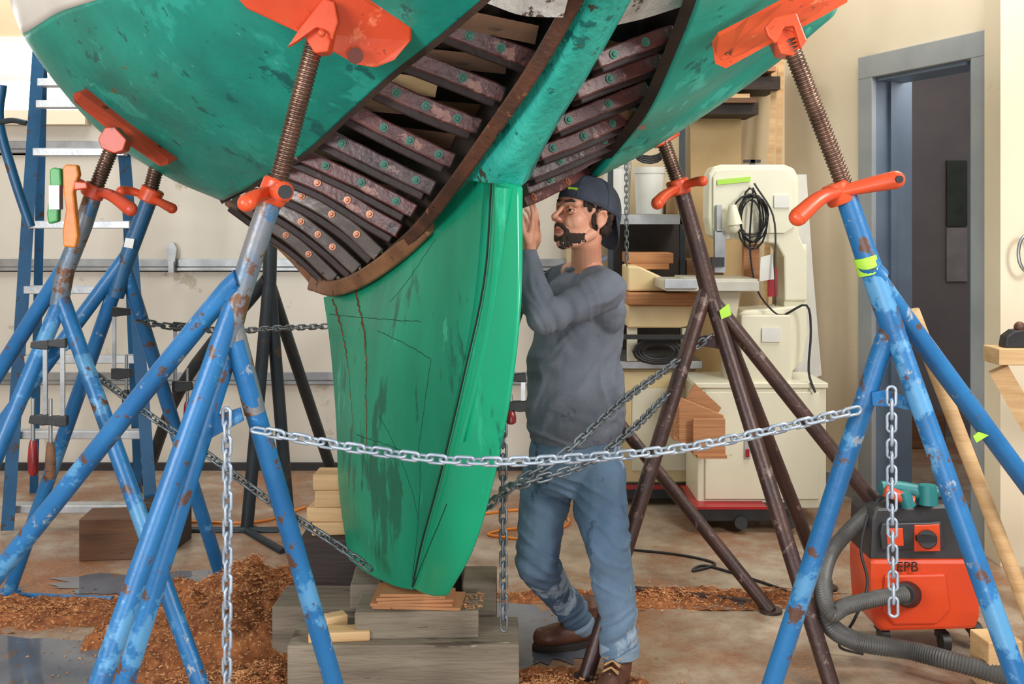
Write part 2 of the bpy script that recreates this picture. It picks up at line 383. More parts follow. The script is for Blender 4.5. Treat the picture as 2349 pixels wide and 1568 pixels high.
stb=SF([
 [(1620,-110,2.6),(1750,-170,2.6),(1900,-240,2.7),(2030,-320,2.8),(2120,-400,3.0)],
 [(1590,0,2.71),(1720,-50,2.75),(1860,-120,2.85),(1990,-200,2.98),(2080,-300,3.1)],
 [(1540,130,2.95),(1650,76,2.97),(1790,-5,3.03),(1920,-90,3.15),(2010,-170,3.25)],
 [(1490,238,3.15),(1585,188,3.18),(1715,105,3.22),(1850,5,3.32),(1960,-90,3.45)],
 [(1440,308,3.35),(1535,264,3.38),(1670,175,3.42),(1810,75,3.5),(1930,-30,3.62)],
 [(1350,410,3.65),(1480,343,3.66),(1640,240,3.7),(1775,140,3.78),(1895,40,3.88)],
 [(1345,380,4.3),(1450,315,4.35),(1590,205,4.4),(1700,100,4.4),(1800,0,4.4)],
 [(1300,300,5.2),(1400,230,5.3),(1500,120,5.3),(1560,20,5.3),(1620,-80,5.3)]])
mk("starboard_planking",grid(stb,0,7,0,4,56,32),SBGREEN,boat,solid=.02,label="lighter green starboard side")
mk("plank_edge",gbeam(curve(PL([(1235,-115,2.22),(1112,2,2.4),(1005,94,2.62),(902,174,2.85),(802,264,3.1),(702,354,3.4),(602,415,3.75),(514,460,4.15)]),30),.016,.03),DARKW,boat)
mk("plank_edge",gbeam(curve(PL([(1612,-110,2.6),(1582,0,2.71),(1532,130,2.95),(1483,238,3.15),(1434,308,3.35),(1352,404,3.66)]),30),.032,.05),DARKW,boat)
mk("interior_shade_lining",grid(SF([[(1290,-120,2.65),(1345,-120,2.85),(1400,-120,2.75)],[(1120,0,2.8),(1230,0,3.0),(1335,0,2.8)],[(905,172,3.2),(1060,230,3.45),(1190,200,3.0)],[(710,350,3.7),(860,410,3.85),(1000,480,3.4)],[(600,440,4.1),(740,520,4.2),(880,610,3.85)],[(535,462,4.4),(640,560,4.45),(745,655,4.4)]]),0,5,0,2,30,10),DARKW,boat,solid=.02)  # inner planking, with the hull's interior shade painted into its dark brown
mk("interior_shade_lining",grid(SF([[(1380,-120,2.75),(1500,-120,2.95),(1620,-120,2.8)],[(1330,60,2.85),(1450,80,3.2),(1570,60,3.0)],[(1220,280,3.05),(1340,290,3.4),(1470,260,3.4)],[(1180,478,3.35),(1250,448,3.6),(1325,408,3.75)]]),0,3,0,2,20,10),DARKW,boat,solid=.02)
for l,mt in(([(830,235,3.2),(1150,262,3.3)],TIMB),([(900,186,3.06),(1000,204,3.1)],PINE),([(700,335,3.6),(900,380,3.6)],TIMB),([(850,300,3.35),(1080,330,3.4)],TIMB),([(960,130,3.0),(1160,150,3.05)],TIMB),([(770,420,3.75),(950,450,3.7)],TIMB),([(1040,40,2.75),(1230,80,2.8)],TIMB),([(1350,100,3.0),(1540,150,3.1)],TIMB),([(1290,240,3.2),(1480,280,3.3)],TIMB)):
    mk("inner_plank",gbeam(PL(l),.05,.02),mt,boat,smooth=False)
mk("flaking_plank",gslab(SF([[(1140,-60,2.45),(1220,-60,2.48),(1318,-60,2.45)],[(1118,8,2.5),(1200,36,2.53),(1292,40,2.55)]]),lambda u,v:V((0,.04,.02)),6,10,1,2),FLAKE,boat,label="white flaking plank remnant")
mk("flaking_plank",gslab(SF([[(1445,-60,2.62),(1520,-60,2.68),(1590,-60,2.7)],[(1412,58,2.8),(1480,42,2.85),(1574,12,2.85)]]),lambda u,v:V((0,.04,.02)),6,10,1,2),FLAKE,boat,label="white flaking plank remnant")
pf=[([(1010,55,2.78),(1110,95,2.8),(1222,136,2.84)],[(1073,78),(1145,106)],FRAMEW,.050),
 ([(930,128,2.9),(1040,170,2.92),(1155,216,2.95)],[(1060,178)],FRAMEW,.048),
 ([(850,185,3.0),(970,240,3.02),(1100,291,3.05)],[(910,212),(977,243),(1047,271)],FRAMEW,.050),
 ([(780,240,3.15),(915,310,3.16),(1040,370,3.18)],[(883,293),(941,322),(1005,353)],FRAMEW,.048),
 ([(725,298,3.3),(870,372,3.3),(996,433,3.3)],[(787,330),(885,379),(956,413)],FRAMEG,.050),
 ([(680,350,3.45),(815,412,3.44),(953,485,3.42)],[(750,382),(833,421),(912,463)],FRAMEW,.048),
 ([(640,385,3.62),(740,425,3.6),(850,492,3.58),(920,532,3.55)],[(735,423),(800,460),(852,493)],FRAMEW,.050),
 ([(600,415,3.82),(700,455,3.78),(790,512,3.74),(872,586,3.7)],[(697,454),(765,495),(822,540)],SHINY,.052),
 ([(570,440,3.98),(660,488,3.95),(740,546,3.93),(822,620,3.9)],[(640,477),(694,512),(732,540),(767,570)],SHINY,.050),
 ([(540,456,4.2),(620,515,4.15),(690,566,4.12),(770,642,4.08)],[(660,544),(712,584)],SHINY,.046)]
def bolt(fr,p,nrm,cop):
    k=1.05
    mk("rivet" if cop else "bolt",gjoin(gtube([p-nrm*.003,p+nrm*.003],.0125*k,14),gtube([p+nrm*.003,p+nrm*.008],[.0075*k,.006*k],8 if not cop else 12)),COPPER if cop else BOLTG,fr)
def frames(lst,cf,sx,sy,wmax=99):
    for k,(pts,bl,mt,w) in enumerate(lst):
        wp=PL(pts); cc=curve(wp,18)
        cc=[q+V((0,0,.0025*noise.noise(V((i*.6,k*3.1,0))))) for i,q in enumerate(cc)]
        fr=mk("hull_frame",gbeam(cc,w,.05),mt,boat,bevel=.005)
        if k<wmax:
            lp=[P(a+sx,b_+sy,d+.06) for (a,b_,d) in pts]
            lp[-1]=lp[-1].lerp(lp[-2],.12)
            mk("frame_shade_side",gbeam(curve(lp,14),w*.55,.07),FRAMES,fr,bevel=.005)  # extra dark beam paints the shaded side face below each frame
        for (x,y) in bl:
            best=None
            for q in curve(wp,80):
                px=CX+q.x/q.y*F
                if best is None or abs(px-x)<best[0]: best=(abs(px-x),q)
            q=best[1]; nrm=(V((0,0,CH))-q); t=(wp[-1]-wp[0]).normalized(); nrm=(nrm-t*nrm.dot(t)).normalized()
            bolt(fr,q+nrm*.0255,nrm,k>=cf)
frames(pf,6,-8,26)
sf=[([(1362,142,2.85),(1450,108,2.9),(1538,76,2.95)],[(1398,118),(1470,92)],FRAMEW,.046),
 ([(1314,214,2.95),(1400,180,3.0),(1508,140,3.08)],[(1387,183)],FRAMEW,.044),
 ([(1266,290,3.05),(1370,248,3.12),(1478,204,3.2)],[(1295,277),(1386,242)],FRAMEW,.046),
 ([(1230,354,3.12),(1340,312,3.2),(1453,260,3.32)],[(1257,342),(1330,315),(1394,288)],FRAMEW,.044),
 ([(1208,400,3.18),(1310,358,3.28),(1418,306,3.42)],[(1275,372),(1375,328)],FRAMEG,.042),
 ([(1200,436,3.25),(1290,398,3.35),(1380,350,3.52)],[(1250,415)],FRAMEG,.038),
 ([(1194,466,3.3),(1262,436,3.42),(1340,396,3.6)],[(1211,460),(1290,424)],FRAMEW,.036)]
frames(sf,6,6,20,5)
strip=SF([[(1375,-120,2.36),(1440,-120,2.36),(1510,-120,2.42)],[(1338,0,2.54),(1385,0,2.50),(1436,0,2.56)],[(1240,150,2.72),(1298,150,2.66),(1352,150,2.72)],[(1150,280,2.88),(1212,285,2.8),(1265,290,2.86)],[(1085,368,3.0),(1160,370,2.88),(1218,375,2.93)],[(1050,410,3.1),(1128,420,2.96),(1195,428,2.95)]])
mk("sternpost",gslab(strip,lambda u,v:V((.03,.14,.03)),40,14,5,2),SGREEN,boat,label="green worn sternpost timber")
mk("rabbet_timber",gbeam(curve(PL([(1362,-90,2.43),(1318,0,2.56),(1220,168,2.72),(1108,330,2.93),(1040,425,3.1),(965,520,3.36),(900,580,3.6)]),40),.042,.07),RABB,boat,bevel=.006)
mk("rabbet_timber",gbeam(curve(PL([(985,510,3.32),(930,565,3.5),(870,612,3.7),(815,645,3.9),(765,660,4.06),(725,652,4.22)]),30),.06,.07),RABL,boat,bevel=.008,label="freshly exposed brown rabbet timber")
mk("bilge_stringer",gbeam(curve(PL([(520,462,4.3),(590,520,4.32),(650,572,4.33),(700,625,4.3),(728,662,4.22)]),24),.03,.04),RABL,boat,bevel=.006)
SD=V((.866,.5,0))
keelS=SF([[(1112,378,3.02),(1012,458,3.28),(905,588,3.62),(820,654,3.92),(742,682,4.17)],
 [(1090,670,3.1),(1000,720,3.28),(915,760,3.46),(835,780,3.72),(757,790,4.05)],
 [(1048,900,3.2),(975,920,3.3),(900,930,3.45),(830,940,3.67),(770,950,3.98)],
 [(998,1130,3.3),(945,1130,3.38),(885,1130,3.5),(830,1130,3.66),(778,1130,3.9)],
 [(946,1352,3.42),(912,1345,3.45),(878,1332,3.52),(838,1310,3.64),(800,1282,3.78)]])
tk=[.05,.1,.15,.17,.15]
def koff(u,v):
    i=min(int(v),3);f=v-i; return SD*(tk[i]*(1-f)+tk[i+1]*f)
mk("keel",gslab(keelS,koff,40,32,4,4),KGREEN,boat,label="green painted deadwood and keel")
rudS=SF([[(1128,412,2.985),(1160,420,2.93),(1191,428,2.9)],
 [(1110,640,3.04),(1152,655,2.94),(1189,670,2.88)],
 [(1064,860,3.13),(1122,865,3.0),(1171,870,2.92)],
 [(1012,1080,3.23),(1078,1080,3.1),(1132,1080,3.02)],
 [(966,1250,3.33),(1028,1255,3.22),(1082,1255,3.14)],
 [(946,1350,3.41),(985,1366,3.34),(1022,1366,3.28)]])
tr=[.045,.05,.012]
def roff(u,v):
    i=min(int(v),1);f=v-i; return SD*(tr[i]*(1-f)+tr[i+1]*f)
rud=mk("rudder",gslab(rudS,roff,44,14,5,2),RGREEN,boat,bevel=.006,label="smooth green rudder blade")
mk("rudder_stock",gtube(curve(PL([(1158,428,2.93),(1152,560,2.96),(1135,700,3.0),(1100,860,3.06),(1060,1010,3.12)]),20),[.030-.0011*i for i in range(21)],16),RGREEN,rud)
mk("hinge_gap",gtube(curve(PL([(1128,405,2.965),(1111,640,3.015),(1064,860,3.105),(1012,1080,3.205),(966,1250,3.305),(946,1345,3.385)]),24),.003,8),M("gap_dark",(16,44,38),(12,30,28),8,.8,0,0),boat)
def onS(S,uv,nearer=.006):
    r=[]
    for (u,v) in uv:
        p=S(u,v); r.append(p+(V((0,0,CH))-p).normalized()*nearer)
    return r
def uvline(a,b,n=24,j=.012):
    return [(a[0]+(b[0]-a[0])*i/n+random.uniform(-j,j),a[1]+(b[1]-a[1])*i/n+random.uniform(-j,j)) for i in range(n+1)]
mk("keel_crack",gtube(onS(keelS,uvline((.08,3.08),(3,2.72),60,.02),.001),[.0065*(1-i/66)*random.uniform(.6,1.2) for i in range(61)],6),CRACK,boat)
mk("keel_crack",gtube(onS(keelS,uvline((.1,3.72),(2.1,3.35),40,.02),.001),[.005*(1-i/46)*random.uniform(.5,1.2) for i in range(41)],6),CRACK,boat)
for a,b_ in(((.4,3.9),(1.0,1.4)),((.9,2.6),(1.5,1.0)),((2.1,2.4),(3.3,.5)),((2.3,3.2),(2.6,1.0)),((.55,2.2),(.3,1.1)),((2.6,.9),(3.9,.15)),((1.5,1.0),(2.6,1.0))):
    mk("keel_seam",gtube(onS(keelS,uvline(a,b_,20,.008),-.0003),.0014,5),SEAM,boat)
mk("scarf_line",gtube(onS(rudS,uvline((3.4,.5),(4.9,.05),16,.004),-.001),.0024,5),SEAM,boat)
mk("hull_seam",gtube(onS(port,uvline((3.1,1.0),(5.6,1.1),70,.014),.010),[.0028*random.uniform(.4,1.2) for _ in range(71)],5),BLACK,boat)
for a,b_,mt,jj in(((2.6,.95),(3.05,1.0),SEAM,.01),((2.2,2.1),(6,2.3),SEAM,.006),((2.4,3.0),(6,3.15),SEAM,.006),((1.4,.55),(6.2,.5),SEAM,.006)):
    mk("hull_seam",gtube(onS(port,uvline(a,b_,60,jj),.0094),.0017,5),mt,boat)
for a,b_ in(((2.2,1.2),(5,1.3)),((1.6,2.3),(5,2.4)),((1.2,.6),(5,.6))):
    mk("hull_seam",gtube(onS(stb,uvline(a,b_,30,.008),.0096),.0019,5),SEAM,boat)

# ---------- STANDS
def stand(label,pts_post,rp_,legs,rl,matp,matl,thread,rt,nut,arms,pad,bracket,base,gussets=(),orange=ORANGE,group="boat jack stands"):
    e=top("boat_stand",label,"boat stand",base,group)
    mk("post",gtube(PL(pts_post),rp_,18),matp,e)
    for l in legs:
        pts=PL(l[0]); mt=l[1] if len(l)>1 else matl
        c=curve(pts,10) if len(pts)>2 else pts
        mk("leg",gtube(c,rl,16),mt,e)
        f=pts[-1]; mk("foot",gtube([V((f.x,f.y,.012)),V((f.x,f.y,0.001))],rl*1.7,16),mt,e)
    for gpoly,d in gussets: mk("gusset",gprism(gpoly,d,.012),matl,e,smooth=False,bevel=.002)
    if thread:
        a,b_=PL(thread); mk("threaded_rod",gthread(a,b_,rt),THREAD,e)
    if nut:
        a,b_=PL(nut); mk("nut_collar",gtube([a,a.lerp(b_,.1),a.lerp(b_,.9),b_],[rt*1.35,rt*1.55,rt*1.5,rt*1.3],18),orange,e)
        for ar in arms:
            q=curve(PL(ar[0]),8); mk("handle_arm",gjoin(gtube(q,[ar[1]*(.65+.35*i/8) for i in range(9)],14),gsph(q[-1],ar[1]*.96)),orange,e)
    if pad: 
        for pp,d,th,dv in pad: mk("pad_plate",gprism(pp,d,th,dv),orange,e,smooth=False,bevel=.008)
    if bracket:
        for bb in bracket: mk("pad_bracket",gprism(bb[0],bb[1],bb[2]),orange,e,smooth=False,bevel=.004)
    return e
sA=stand("rust-chipped blue boat stand with orange pad under port quarter",
 [(632,430,2.6),(600,520,2.6),(545,690,2.6),(520,790,2.6)],[.027,.029,.029,.030],
 [([(540,690,2.6),(27,2133,2.3)],BLUE),([(538,780,2.6),(832,1796,2.9)],BLUE),([(528,680,2.6),(455,745,2.62),(-357,1753,3.0)],BLUE),([(528,790,2.62),(150,2000,2.5)],BLUE)],.0255,BLUER,BLUE,
 [(728,75,2.55),(632,440,2.6)],.024,[(640,412,2.6),(618,465,2.6)],[([(628,438,2.58),(590,450,2.52),(565,466,2.48)],.022),([(628,438,2.58),(650,440,2.5)],.026)],
 [([(548,-60,2.42),(545,0,2.44),(565,22,2.46),(690,80,2.52),(815,150,2.58),(860,158,2.6),(905,140,2.6),(945,95,2.6),(944,62,2.58),(915,42,2.56),(800,-30,2.5),(700,-90,2.44)],2.5,.016,V((0,.6,.8)).normalized())],
 [([(658,108),(690,60),(742,-5),(768,4),(776,50),(762,92),(745,70),(725,62),(680,95)],2.48,.02),([(700,88),(712,58),(765,68),(752,118),(722,122)],2.5,.06)],
 V((-.68,2.6,0)),
 [([(470,985),(490,955),(550,935),(558,965),(520,985),(475,1010)],2.6)])
mk("upper_leg_sleeve",gtube(PL([(532,740,2.6),(585,945,2.645)]),.027,16),BLUER,sA)
mk("upper_leg_sleeve",gtube(PL([(538,696,2.6),(470,888,2.562)]),.0265,16),BLUER,sA)
mk("plate_hole",gtube([P(815,128,2.548),P(815,128,2.543)],.020,20),M("hole_dark",(96,34,18),(84,30,16),5,.6,0,0),sA)
mk("bracket_bolt",gsph(P(738,76,2.47),.010),ORANGE,sA)
mk("tube_end",gtube([P(654,440,2.475),P(655,440,2.465)],[.017,.017],16),BLACK,sA)
sD=stand("blue boat stand with orange tilted pad beneath starboard quarter",
 [(1938,440,2.75),(1985,580,2.75),(2050,760,2.75)],[.028,.030,.031],
 [([(2045,745,2.75),(1990,900,2.78),(1697,1796,2.9)],BLUE),([(2045,740,2.75),(2491,2003,2.5)],BLUE),([(2025,640,2.75),(2062,712,2.78),(2779,1675,3.2)],BLUE)],.027,BLUE,BLUE,
 [(1808,90,2.72),(1945,445,2.75)],.024,[(1912,420,2.75),(1932,466,2.75)],[([(1925,440,2.73),(1880,455,2.7),(1830,498,2.68)],.024),([(1925,440,2.73),(1990,425,2.72),(2055,412,2.7)],.024)],
 [([(1634,108,2.8),(1648,84,2.8),(1720,48,2.8),(1800,5,2.8),(1885,-45,2.8),(1940,-30,2.78),(1945,5,2.74),(1880,42,2.72),(1760,105,2.7),(1665,158,2.7),(1640,146,2.72)],2.8,.016,V((0,.5,.85)).normalized())],
 [([(1755,62),(1775,40),(1828,28),(1852,92),(1838,112),(1822,60),(1800,62),(1780,100),(1762,82)],2.68,.02),([(1775,85),(1798,64),(1832,76),(1842,106),(1820,128),(1792,124)],2.7,.07)],
 V((1.0,2.75,0)),
 [([(2000,900),(2030,895),(2108,915),(2105,945),(2060,935),(2003,930)],2.74)])
mk("handle_end",gtube([P(2062,411,2.675),P(2064,411,2.67)],.010,14),BLACK,sD)
mk("lime_tape_band",gtube(PL([(1985,588,2.75),(1997,627,2.75)]),.032,18),TAPE,sD)
mk("lime_tape_band",gprism([(2232,1000),(2245,990),(2268,998),(2240,1015)],2.86,.004),TAPE,sD)
sB=stand("chipped blue boat stand with orange pad and hanging clamps",
 [(216,440,3.6),(190,520,3.6),(150,620,3.6),(135,700,3.6)],[.030,.031,.031,.031],
 [([(150,610,3.6),(-375,1441,4.0)],),([(140,690,3.6),(-275,1675,3.2)],),([(140,680,3.6),(485,1640,3.3)],)],.027,BLUER,BLUE,
 [(262,325,3.62),(212,450,3.6)],.026,[(222,425,3.6),(208,452,3.6)],[([(215,438,3.6),(255,448,3.55),(300,480,3.5)],.024),([(215,438,3.6),(190,425,3.6),(176,420,3.6)],.02)],
 [([(165,214,3.66),(182,212,3.66),(300,298,3.72),(384,362,3.78),(386,378,3.76),(368,384,3.74),(270,318,3.68),(168,234,3.62)],3.7,.14,V((.25,.9,.35)).normalized())],
 [([(224,318),(240,292),(262,290),(290,320),(282,345),(262,352),(232,340)],3.58,.06)],V((-1.55,3.6,0)),
 [([(95,790),(150,780),(160,800),(100,830)],3.6)],ORANGER)
sC=stand("dark blue boat stand with orange winged nut beside the ladder",
 [(345,450,4.1),(315,530,4.1),(285,610,4.1),(265,680,4.1)],[.032]*4,
 [([(283,600,4.1),(510,1330,4.54)],),([(288,590,4.1),(-345,1441,4.0)],),([(268,650,4.1),(20,1360,4.38)],)],.028,BLUED,BLUE,
 [(362,372,4.12),(340,455,4.1)],.03,[(352,432,4.1),(338,462,4.1)],[([(340,450,4.1),(300,438,4.08),(278,438,4.05)],.02),([(340,450,4.1),(370,465,4.05),(395,478,4.0)],.02)],
 None,None,V((-1.5,4.1,0)),(),ORANGE)
mk("floor_bar",gtube(PL([(18,1366,4.36),(258,1376,4.3)]),.016,12),BLUE,sC)
mk("sticker",gprism([(288,545),(308,548),(304,570),(284,566)],4.06,.003),WHITE,sC,smooth=False)
sE=stand("black steel boat stand standing near the garage door",
 [(622,470,5.3),(620,560,5.3),(618,650,5.3)],[.035]*3,
 [([(618,640,5.3),(566,1215,5.27)],),([(618,640,5.3),(662,1190,5.46)],),([(618,650,5.3),(770,1108,6.2)],),([(612,640,5.3),(420,880,5.6),(330,1110,6.2)],)],.032,BLACKS,BLACKS,
 None,.03,None,(),None,None,V((-1.23,5.3,0)))
mk("floor_bar",gjoin(gtube(PL([(410,1217,5.24),(565,1217,5.24),(640,1217,5.24)]),.02,12),gtube(PL([(565,1217,5.24),(650,1266,4.9)]),.02,12)),BLACKS,sE)
sF=stand("rusty brown boat stand with orange handle beside the worker",
 [(1566,445,3.9),(1598,560,3.9),(1632,690,3.9)],[.03,.032,.034],
 [([(1618,670,3.9),(1342,1560,3.55)],RUST),([(1630,680,3.9),(1913,1590,3.45)],RUST),([(1635,690,3.9),(2262,1475,3.86)],RUST),([(1640,700,3.92),(1895,1350,4.43)],RUST)],.028,RUST,RUST,
 [(1522,325,3.9),(1568,450,3.9)],.028,[(1552,412,3.9),(1562,446,3.9)],[([(1556,430,3.88),(1590,418,3.85),(1612,415,3.8)],.02),([(1556,430,3.88),(1525,448,3.8),(1508,466,3.75)],.024)],
 [([(1500,322,3.85),(1512,302,3.85),(1556,296,3.9),(1562,308,3.9),(1530,330,3.88),(1508,338,3.86)],3.88,.1,None)],None,V((.7,3.9,0)),
 [([(1592,765),(1645,772),(1650,800),(1600,792)],3.88)])
mk("lime_tape_flag",gprism([(1650,712),(1672,696),(1678,722),(1655,732)],3.84,.004),TAPE,sF)
sG=stand("rusty stand leg braced on the floor behind the worker",
 [(1188,560,4.9),(1195,700,4.9)],[.032]*2,
 [([(1195,690,4.9),(1768,1402,4.17)],RUST),([(1195,690,4.9),(1010,1290,4.77)],RUST),([(1195,690,4.9),(960,1200,5.39)],RUST)],.027,RUST,RUST,None,.03,None,(),None,None,V((.05,4.9,0)))
mk("floor_bar",gtube(PL([(1420,1350,4.43),(1740,1386,4.25)]),.02,12),RUST,sG)

# ---------- CHAINS
def gchain(path,pitch,r,hl,hw):
    pts=curve(path,160); gs=[]; L_=[0]
    for i in range(1,len(pts)): L_.append(L_[-1]+(pts[i]-pts[i-1]).length)
    n=int(L_[-1]/pitch); k=0
    for i in range(n+1):
        s=i*pitch
        while k<len(L_)-2 and L_[k+1]<s: k+=1
        f=(s-L_[k])/max(1e-9,L_[k+1]-L_[k]); p=pts[k].lerp(pts[k+1],min(1,f)); t=(pts[k+1]-pts[k]).normalized()
        up=V((0,-1,0)) if abs(t.z)>.8 else V((0,0,1))
        a=(up-t*up.dot(t)).normalized(); b_=t.cross(a); ang=.25 if i%2 else .35+math.pi/2
        side=a*math.cos(ang)+b_*math.sin(ang)
        ring=[]
        for q in range(14):
            th=2*math.pi*q/14
            x=math.cos(th);y=math.sin(th)
            ring.append(p+t*((hl-hw)*(1 if x>0 else -1)*(1 if abs(x)>.15 else 0)+hw*x)+side*hw*y)
        nn=t.cross(side); Vs=[];Fs=[]
        for q in range(14):
            tt=(ring[(q+1)%14]-ring[q-1]).normalized(); o=tt.cross(nn)
            for w in range(6):
                an=2*math.pi*w/6; Vs.append(ring[q]+(nn*math.cos(an)+o*math.sin(an))*r)
        for q in range(14):
            q2=(q+1)%14
            for w in range(6):
                w2=(w+1)%6; Fs.append((q*6+w,q*6+w2,q2*6+w2,q2*6+w))
        gs.append((Vs,Fs))
    return gjoin(*gs)
def chain(pts,label,mat=CHAINM,pitch=.034,r=.0042,hl=.025,hw=.011):
    mk("chain",gchain(PL(pts),pitch,r,hl,hw),mat,smooth=True,label=label,cat="chain",group="safety chains",ang=80)
chain([(600,988,2.6),(800,1025,2.58),(1050,1056,2.58),(1300,1052,2.6),(1600,1022,2.66),(1960,942,2.72)],"galvanised chain slung between two blue boat stands")
chain([(520,958,2.57),(522,1200,2.57),(521,1400,2.57),(520,1640,2.57)],"galvanised chain hanging straight down from the stand gusset")
chain([(2045,908,2.7),(2046,1150,2.7),(2050,1418,2.7)],"galvanised chain end hanging from blue stand gusset")
chain([(215,855,3.6),(340,950,3.55),(480,1045,3.5),(620,1150,3.45),(760,1240,3.4),(850,1305,3.4)],"grey chain sloping from blue stand to the keel foot",CHAIND)
chain([(325,738,4.1),(420,752,4.2),(540,758,4.4),(650,752,4.6),(750,748,4.8)],"grey chain stretched between the stands behind the keel",CHAIND)
chain([(1622,775,3.86),(1545,835,3.8),(1440,910,3.45),(1340,1000,3.2),(1280,1050,3.15),(1180,1110,3.15),(1100,1178,3.2)],"grey chain hanging from rusty stand past the worker",CHAIND)
chain([(1530,905,3.78),(1450,985,3.4),(1350,1060,3.2),(1230,1100,3.1),(1165,1120,3.15)],"second grey chain strand crossing the worker's jeans",CHAIND)
chain([(1155,935,3.3),(1154,1100,3.3),(1156,1430,3.3)],"grey chain hanging down beside the rudder",CHAIND)
chain([(1437,330,5.6),(1437,460,5.6),(1438,600,5.6)],"thin grey chain hanging beside the shelving",CHAIND,.03,.003,.022,.009)

# ---------- CLAMPS
def clamp(x,y0,y1,d,label,hmat=REDH,flip=1):
    a=P(x,y0,d);b_=P(x,y1,d); e=top("bar_clamp",label,"clamp",b_,"bar clamps")
    H=(y1-y0)
    mk("bar",gbox(((a.x+b_.x)/2,d,(a.z+P(x,y0+H*.62,d).z)/2),(.022*.6,.008,a.z-P(x,y0+H*.62,d).z)),GALV,e,smooth=False)
    mk("fixed_jaw",gprism([(x-6*flip,y0),(x+34*flip,y0+4),(x+36*flip,y0+18),(x+6*flip,y0+22),(x-6*flip,y0+22)],d-.008,.018),BLACK,e,smooth=False,bevel=.003)
    yj=y0+H*.55
    mk("sliding_jaw",gprism([(x-8*flip,yj),(x+36*flip,yj+2),(x+40*flip,yj+20),(x+8*flip,yj+26),(x-8*flip,yj+24)],d-.01,.022),BLACK,e,smooth=False,bevel=.003)
    xs=x+28*flip
    mk("screw",gtube(PL([(xs,yj-H*.12,d),(xs,y0+H*.78,d)]),.006,10),GALV,e)
    c=PL([(xs,y0+H*.74,d),(xs,y0+H*.78,d),(xs,y0+H*.88,d),(xs,y0+H*.97,d),(xs,y1,d)])
    mk("handle",gtube(c,[.01,.014,.017,.016,.009],14),hmat,e)
clamp(104,780,1090,3.35,"bar clamp with red handle hanging on blue stand",flip=-1)
clamp(144,776,1098,3.30,"bar clamp with worn wooden handle hanging on blue stand",TIMB,flip=-1)
clamp(262,704,960,3.95,"black bar clamp hanging on blue stand",BLACK)
clamp(402,738,985,4.3,"bar clamp with red handle hanging from the chain")
clamp(1200,855,972,3.2,"small bar clamp with red handle by the rudder",flip=-1)
e=top("hand_clamp","orange painted cast hand clamp hooked on blue stand","clamp",P(160,568,3.5))
mk("clamp_body",gprism([(142,385),(150,376),(176,378),(180,400),(168,440),(172,480),(178,540),(172,568),(144,566),(142,530),(150,480),(144,440)],3.48,.03),YELL,e,smooth=False,bevel=.006)
mk("clamp_pad",gprism([(168,415),(198,418),(200,432),(170,436)],3.47,.03),ORANGE,e,smooth=False,bevel=.004)
e=top("hand_clamp","green and steel hand clamp hooked on blue stand","clamp",P(122,512,3.5))
mk("clamp_body",gprism([(112,390),(120,383),(138,386),(140,420),(134,450),(132,508),(110,514),(106,490),(114,440)],3.5,.03),GRC,e,smooth=False,bevel=.006)
mk("clamp_bar",gboxpx(112,425,136,480,3.49,.03),GALV,e,smooth=False)

# ---------- LADDER
e=top("step_ladder","blue fibreglass step ladder with aluminium steps","ladder",G(180,1225))
def lx(side,y):
    return (88+(y-130)*(-70/1070)) if side==0 else (268+(y-130)*(82/1070))
for s in(0,1):
    mk("front_rail",gbeam(PL([(lx(s,120),120,5.35),(lx(s,1215),1215,5.2)]),.06,.03),BLUED,e,smooth=False)
    mk("rear_rail",gbeam(PL([(lx(s,120)+10,130,5.4),(lx(s,900)+[40,-10][s],1128,6.0)]),.045,.025),BLUED,e,smooth=False)
for y in(185,235,345,512,662,822,995,1165):
    mk("step",gboxpx(lx(0,y),y-6,lx(1,y),y+12,5.25,.08),ALU,e,smooth=False,bevel=.004)
e2=top("steel_lever","dark steel lever hanging at the ladder side","tool",P(10,600,4.4))
mk("lever_rod",gtube(curve(PL([(5,195,4.4),(-2,280,4.4),(30,400,4.4),(70,520,4.4)]),12),.02,10),BLUED,e2)
mk("lever_hook",gtube(curve(PL([(0,280,4.35),(30,276,4.35),(60,282,4.35)]),6),.012,8),BLACKS,e2)
# ---------- WOOD BLOCKS
def block(x0,x1,d,z0,z1,dep,mat,label,rz=0,grp="keel blocking timbers",nm="timber_block"):
    a=P(x0,0,d).x;b_=P(x1,0,d).x
    R=Matrix.Rotation(rz,3,'Z')
    return mk(nm,gbox(((a+b_)/2,d+dep/2,(z0+z1)/2),(b_-a,dep,z1-z0),R),mat,smooth=False,bevel=.005,label=label,cat="wood block",group=grp)
block(658,1190,3.35,0,.2,.24,TIMG,"large weathered grey timber lying on the floor under keel",.015)
block(625,820,3.64,0,.215,.22,TIMG,"weathered grey timber behind the front keel block",-.03)
block(812,1096,3.40,.2,.288,.17,TIMG,"grey timber stacked on the large front block",.03)
block(1060,1138,3.62,.0,.30,.2,TIMG,"grey timber end standing beside the keel foot")
block(800,870,3.62,.215,.30,.2,TIMG,"short grey timber packing under the keel foot",.05)
block(685,1060,3.9,0,.37,.3,TIMD,"dark creosoted timber block behind the keel")
for k in range(5):
    z=.289+k*.0105
    mk("plywood_shim",gbox((P(948,0,3.43).x+random.uniform(-.03,.03),3.49,z+.005),(.29-.022*k,.15,.0095),Matrix.Rotation(random.uniform(-.12,.12),3,'Z')),PLY,smooth=False,label="thin plywood shim under the keel foot",cat="wood shim",group="plywood shims")
for (x0,x1,z0,z1,rz) in((712,800,.37,.42,.1),(705,795,.42,.475,-.08),(720,798,.475,.54,.05),(718,790,.54,.6,-.03)):
    block(x0,x1,3.95,z0,z1,.12,PINE,"small pine offcut stacked against the keel",rz,"pine offcuts")
block(705,845,3.37,.2,.232,.07,PINE,"light pine offcut lying on the front timber",.12,"pine offcuts")
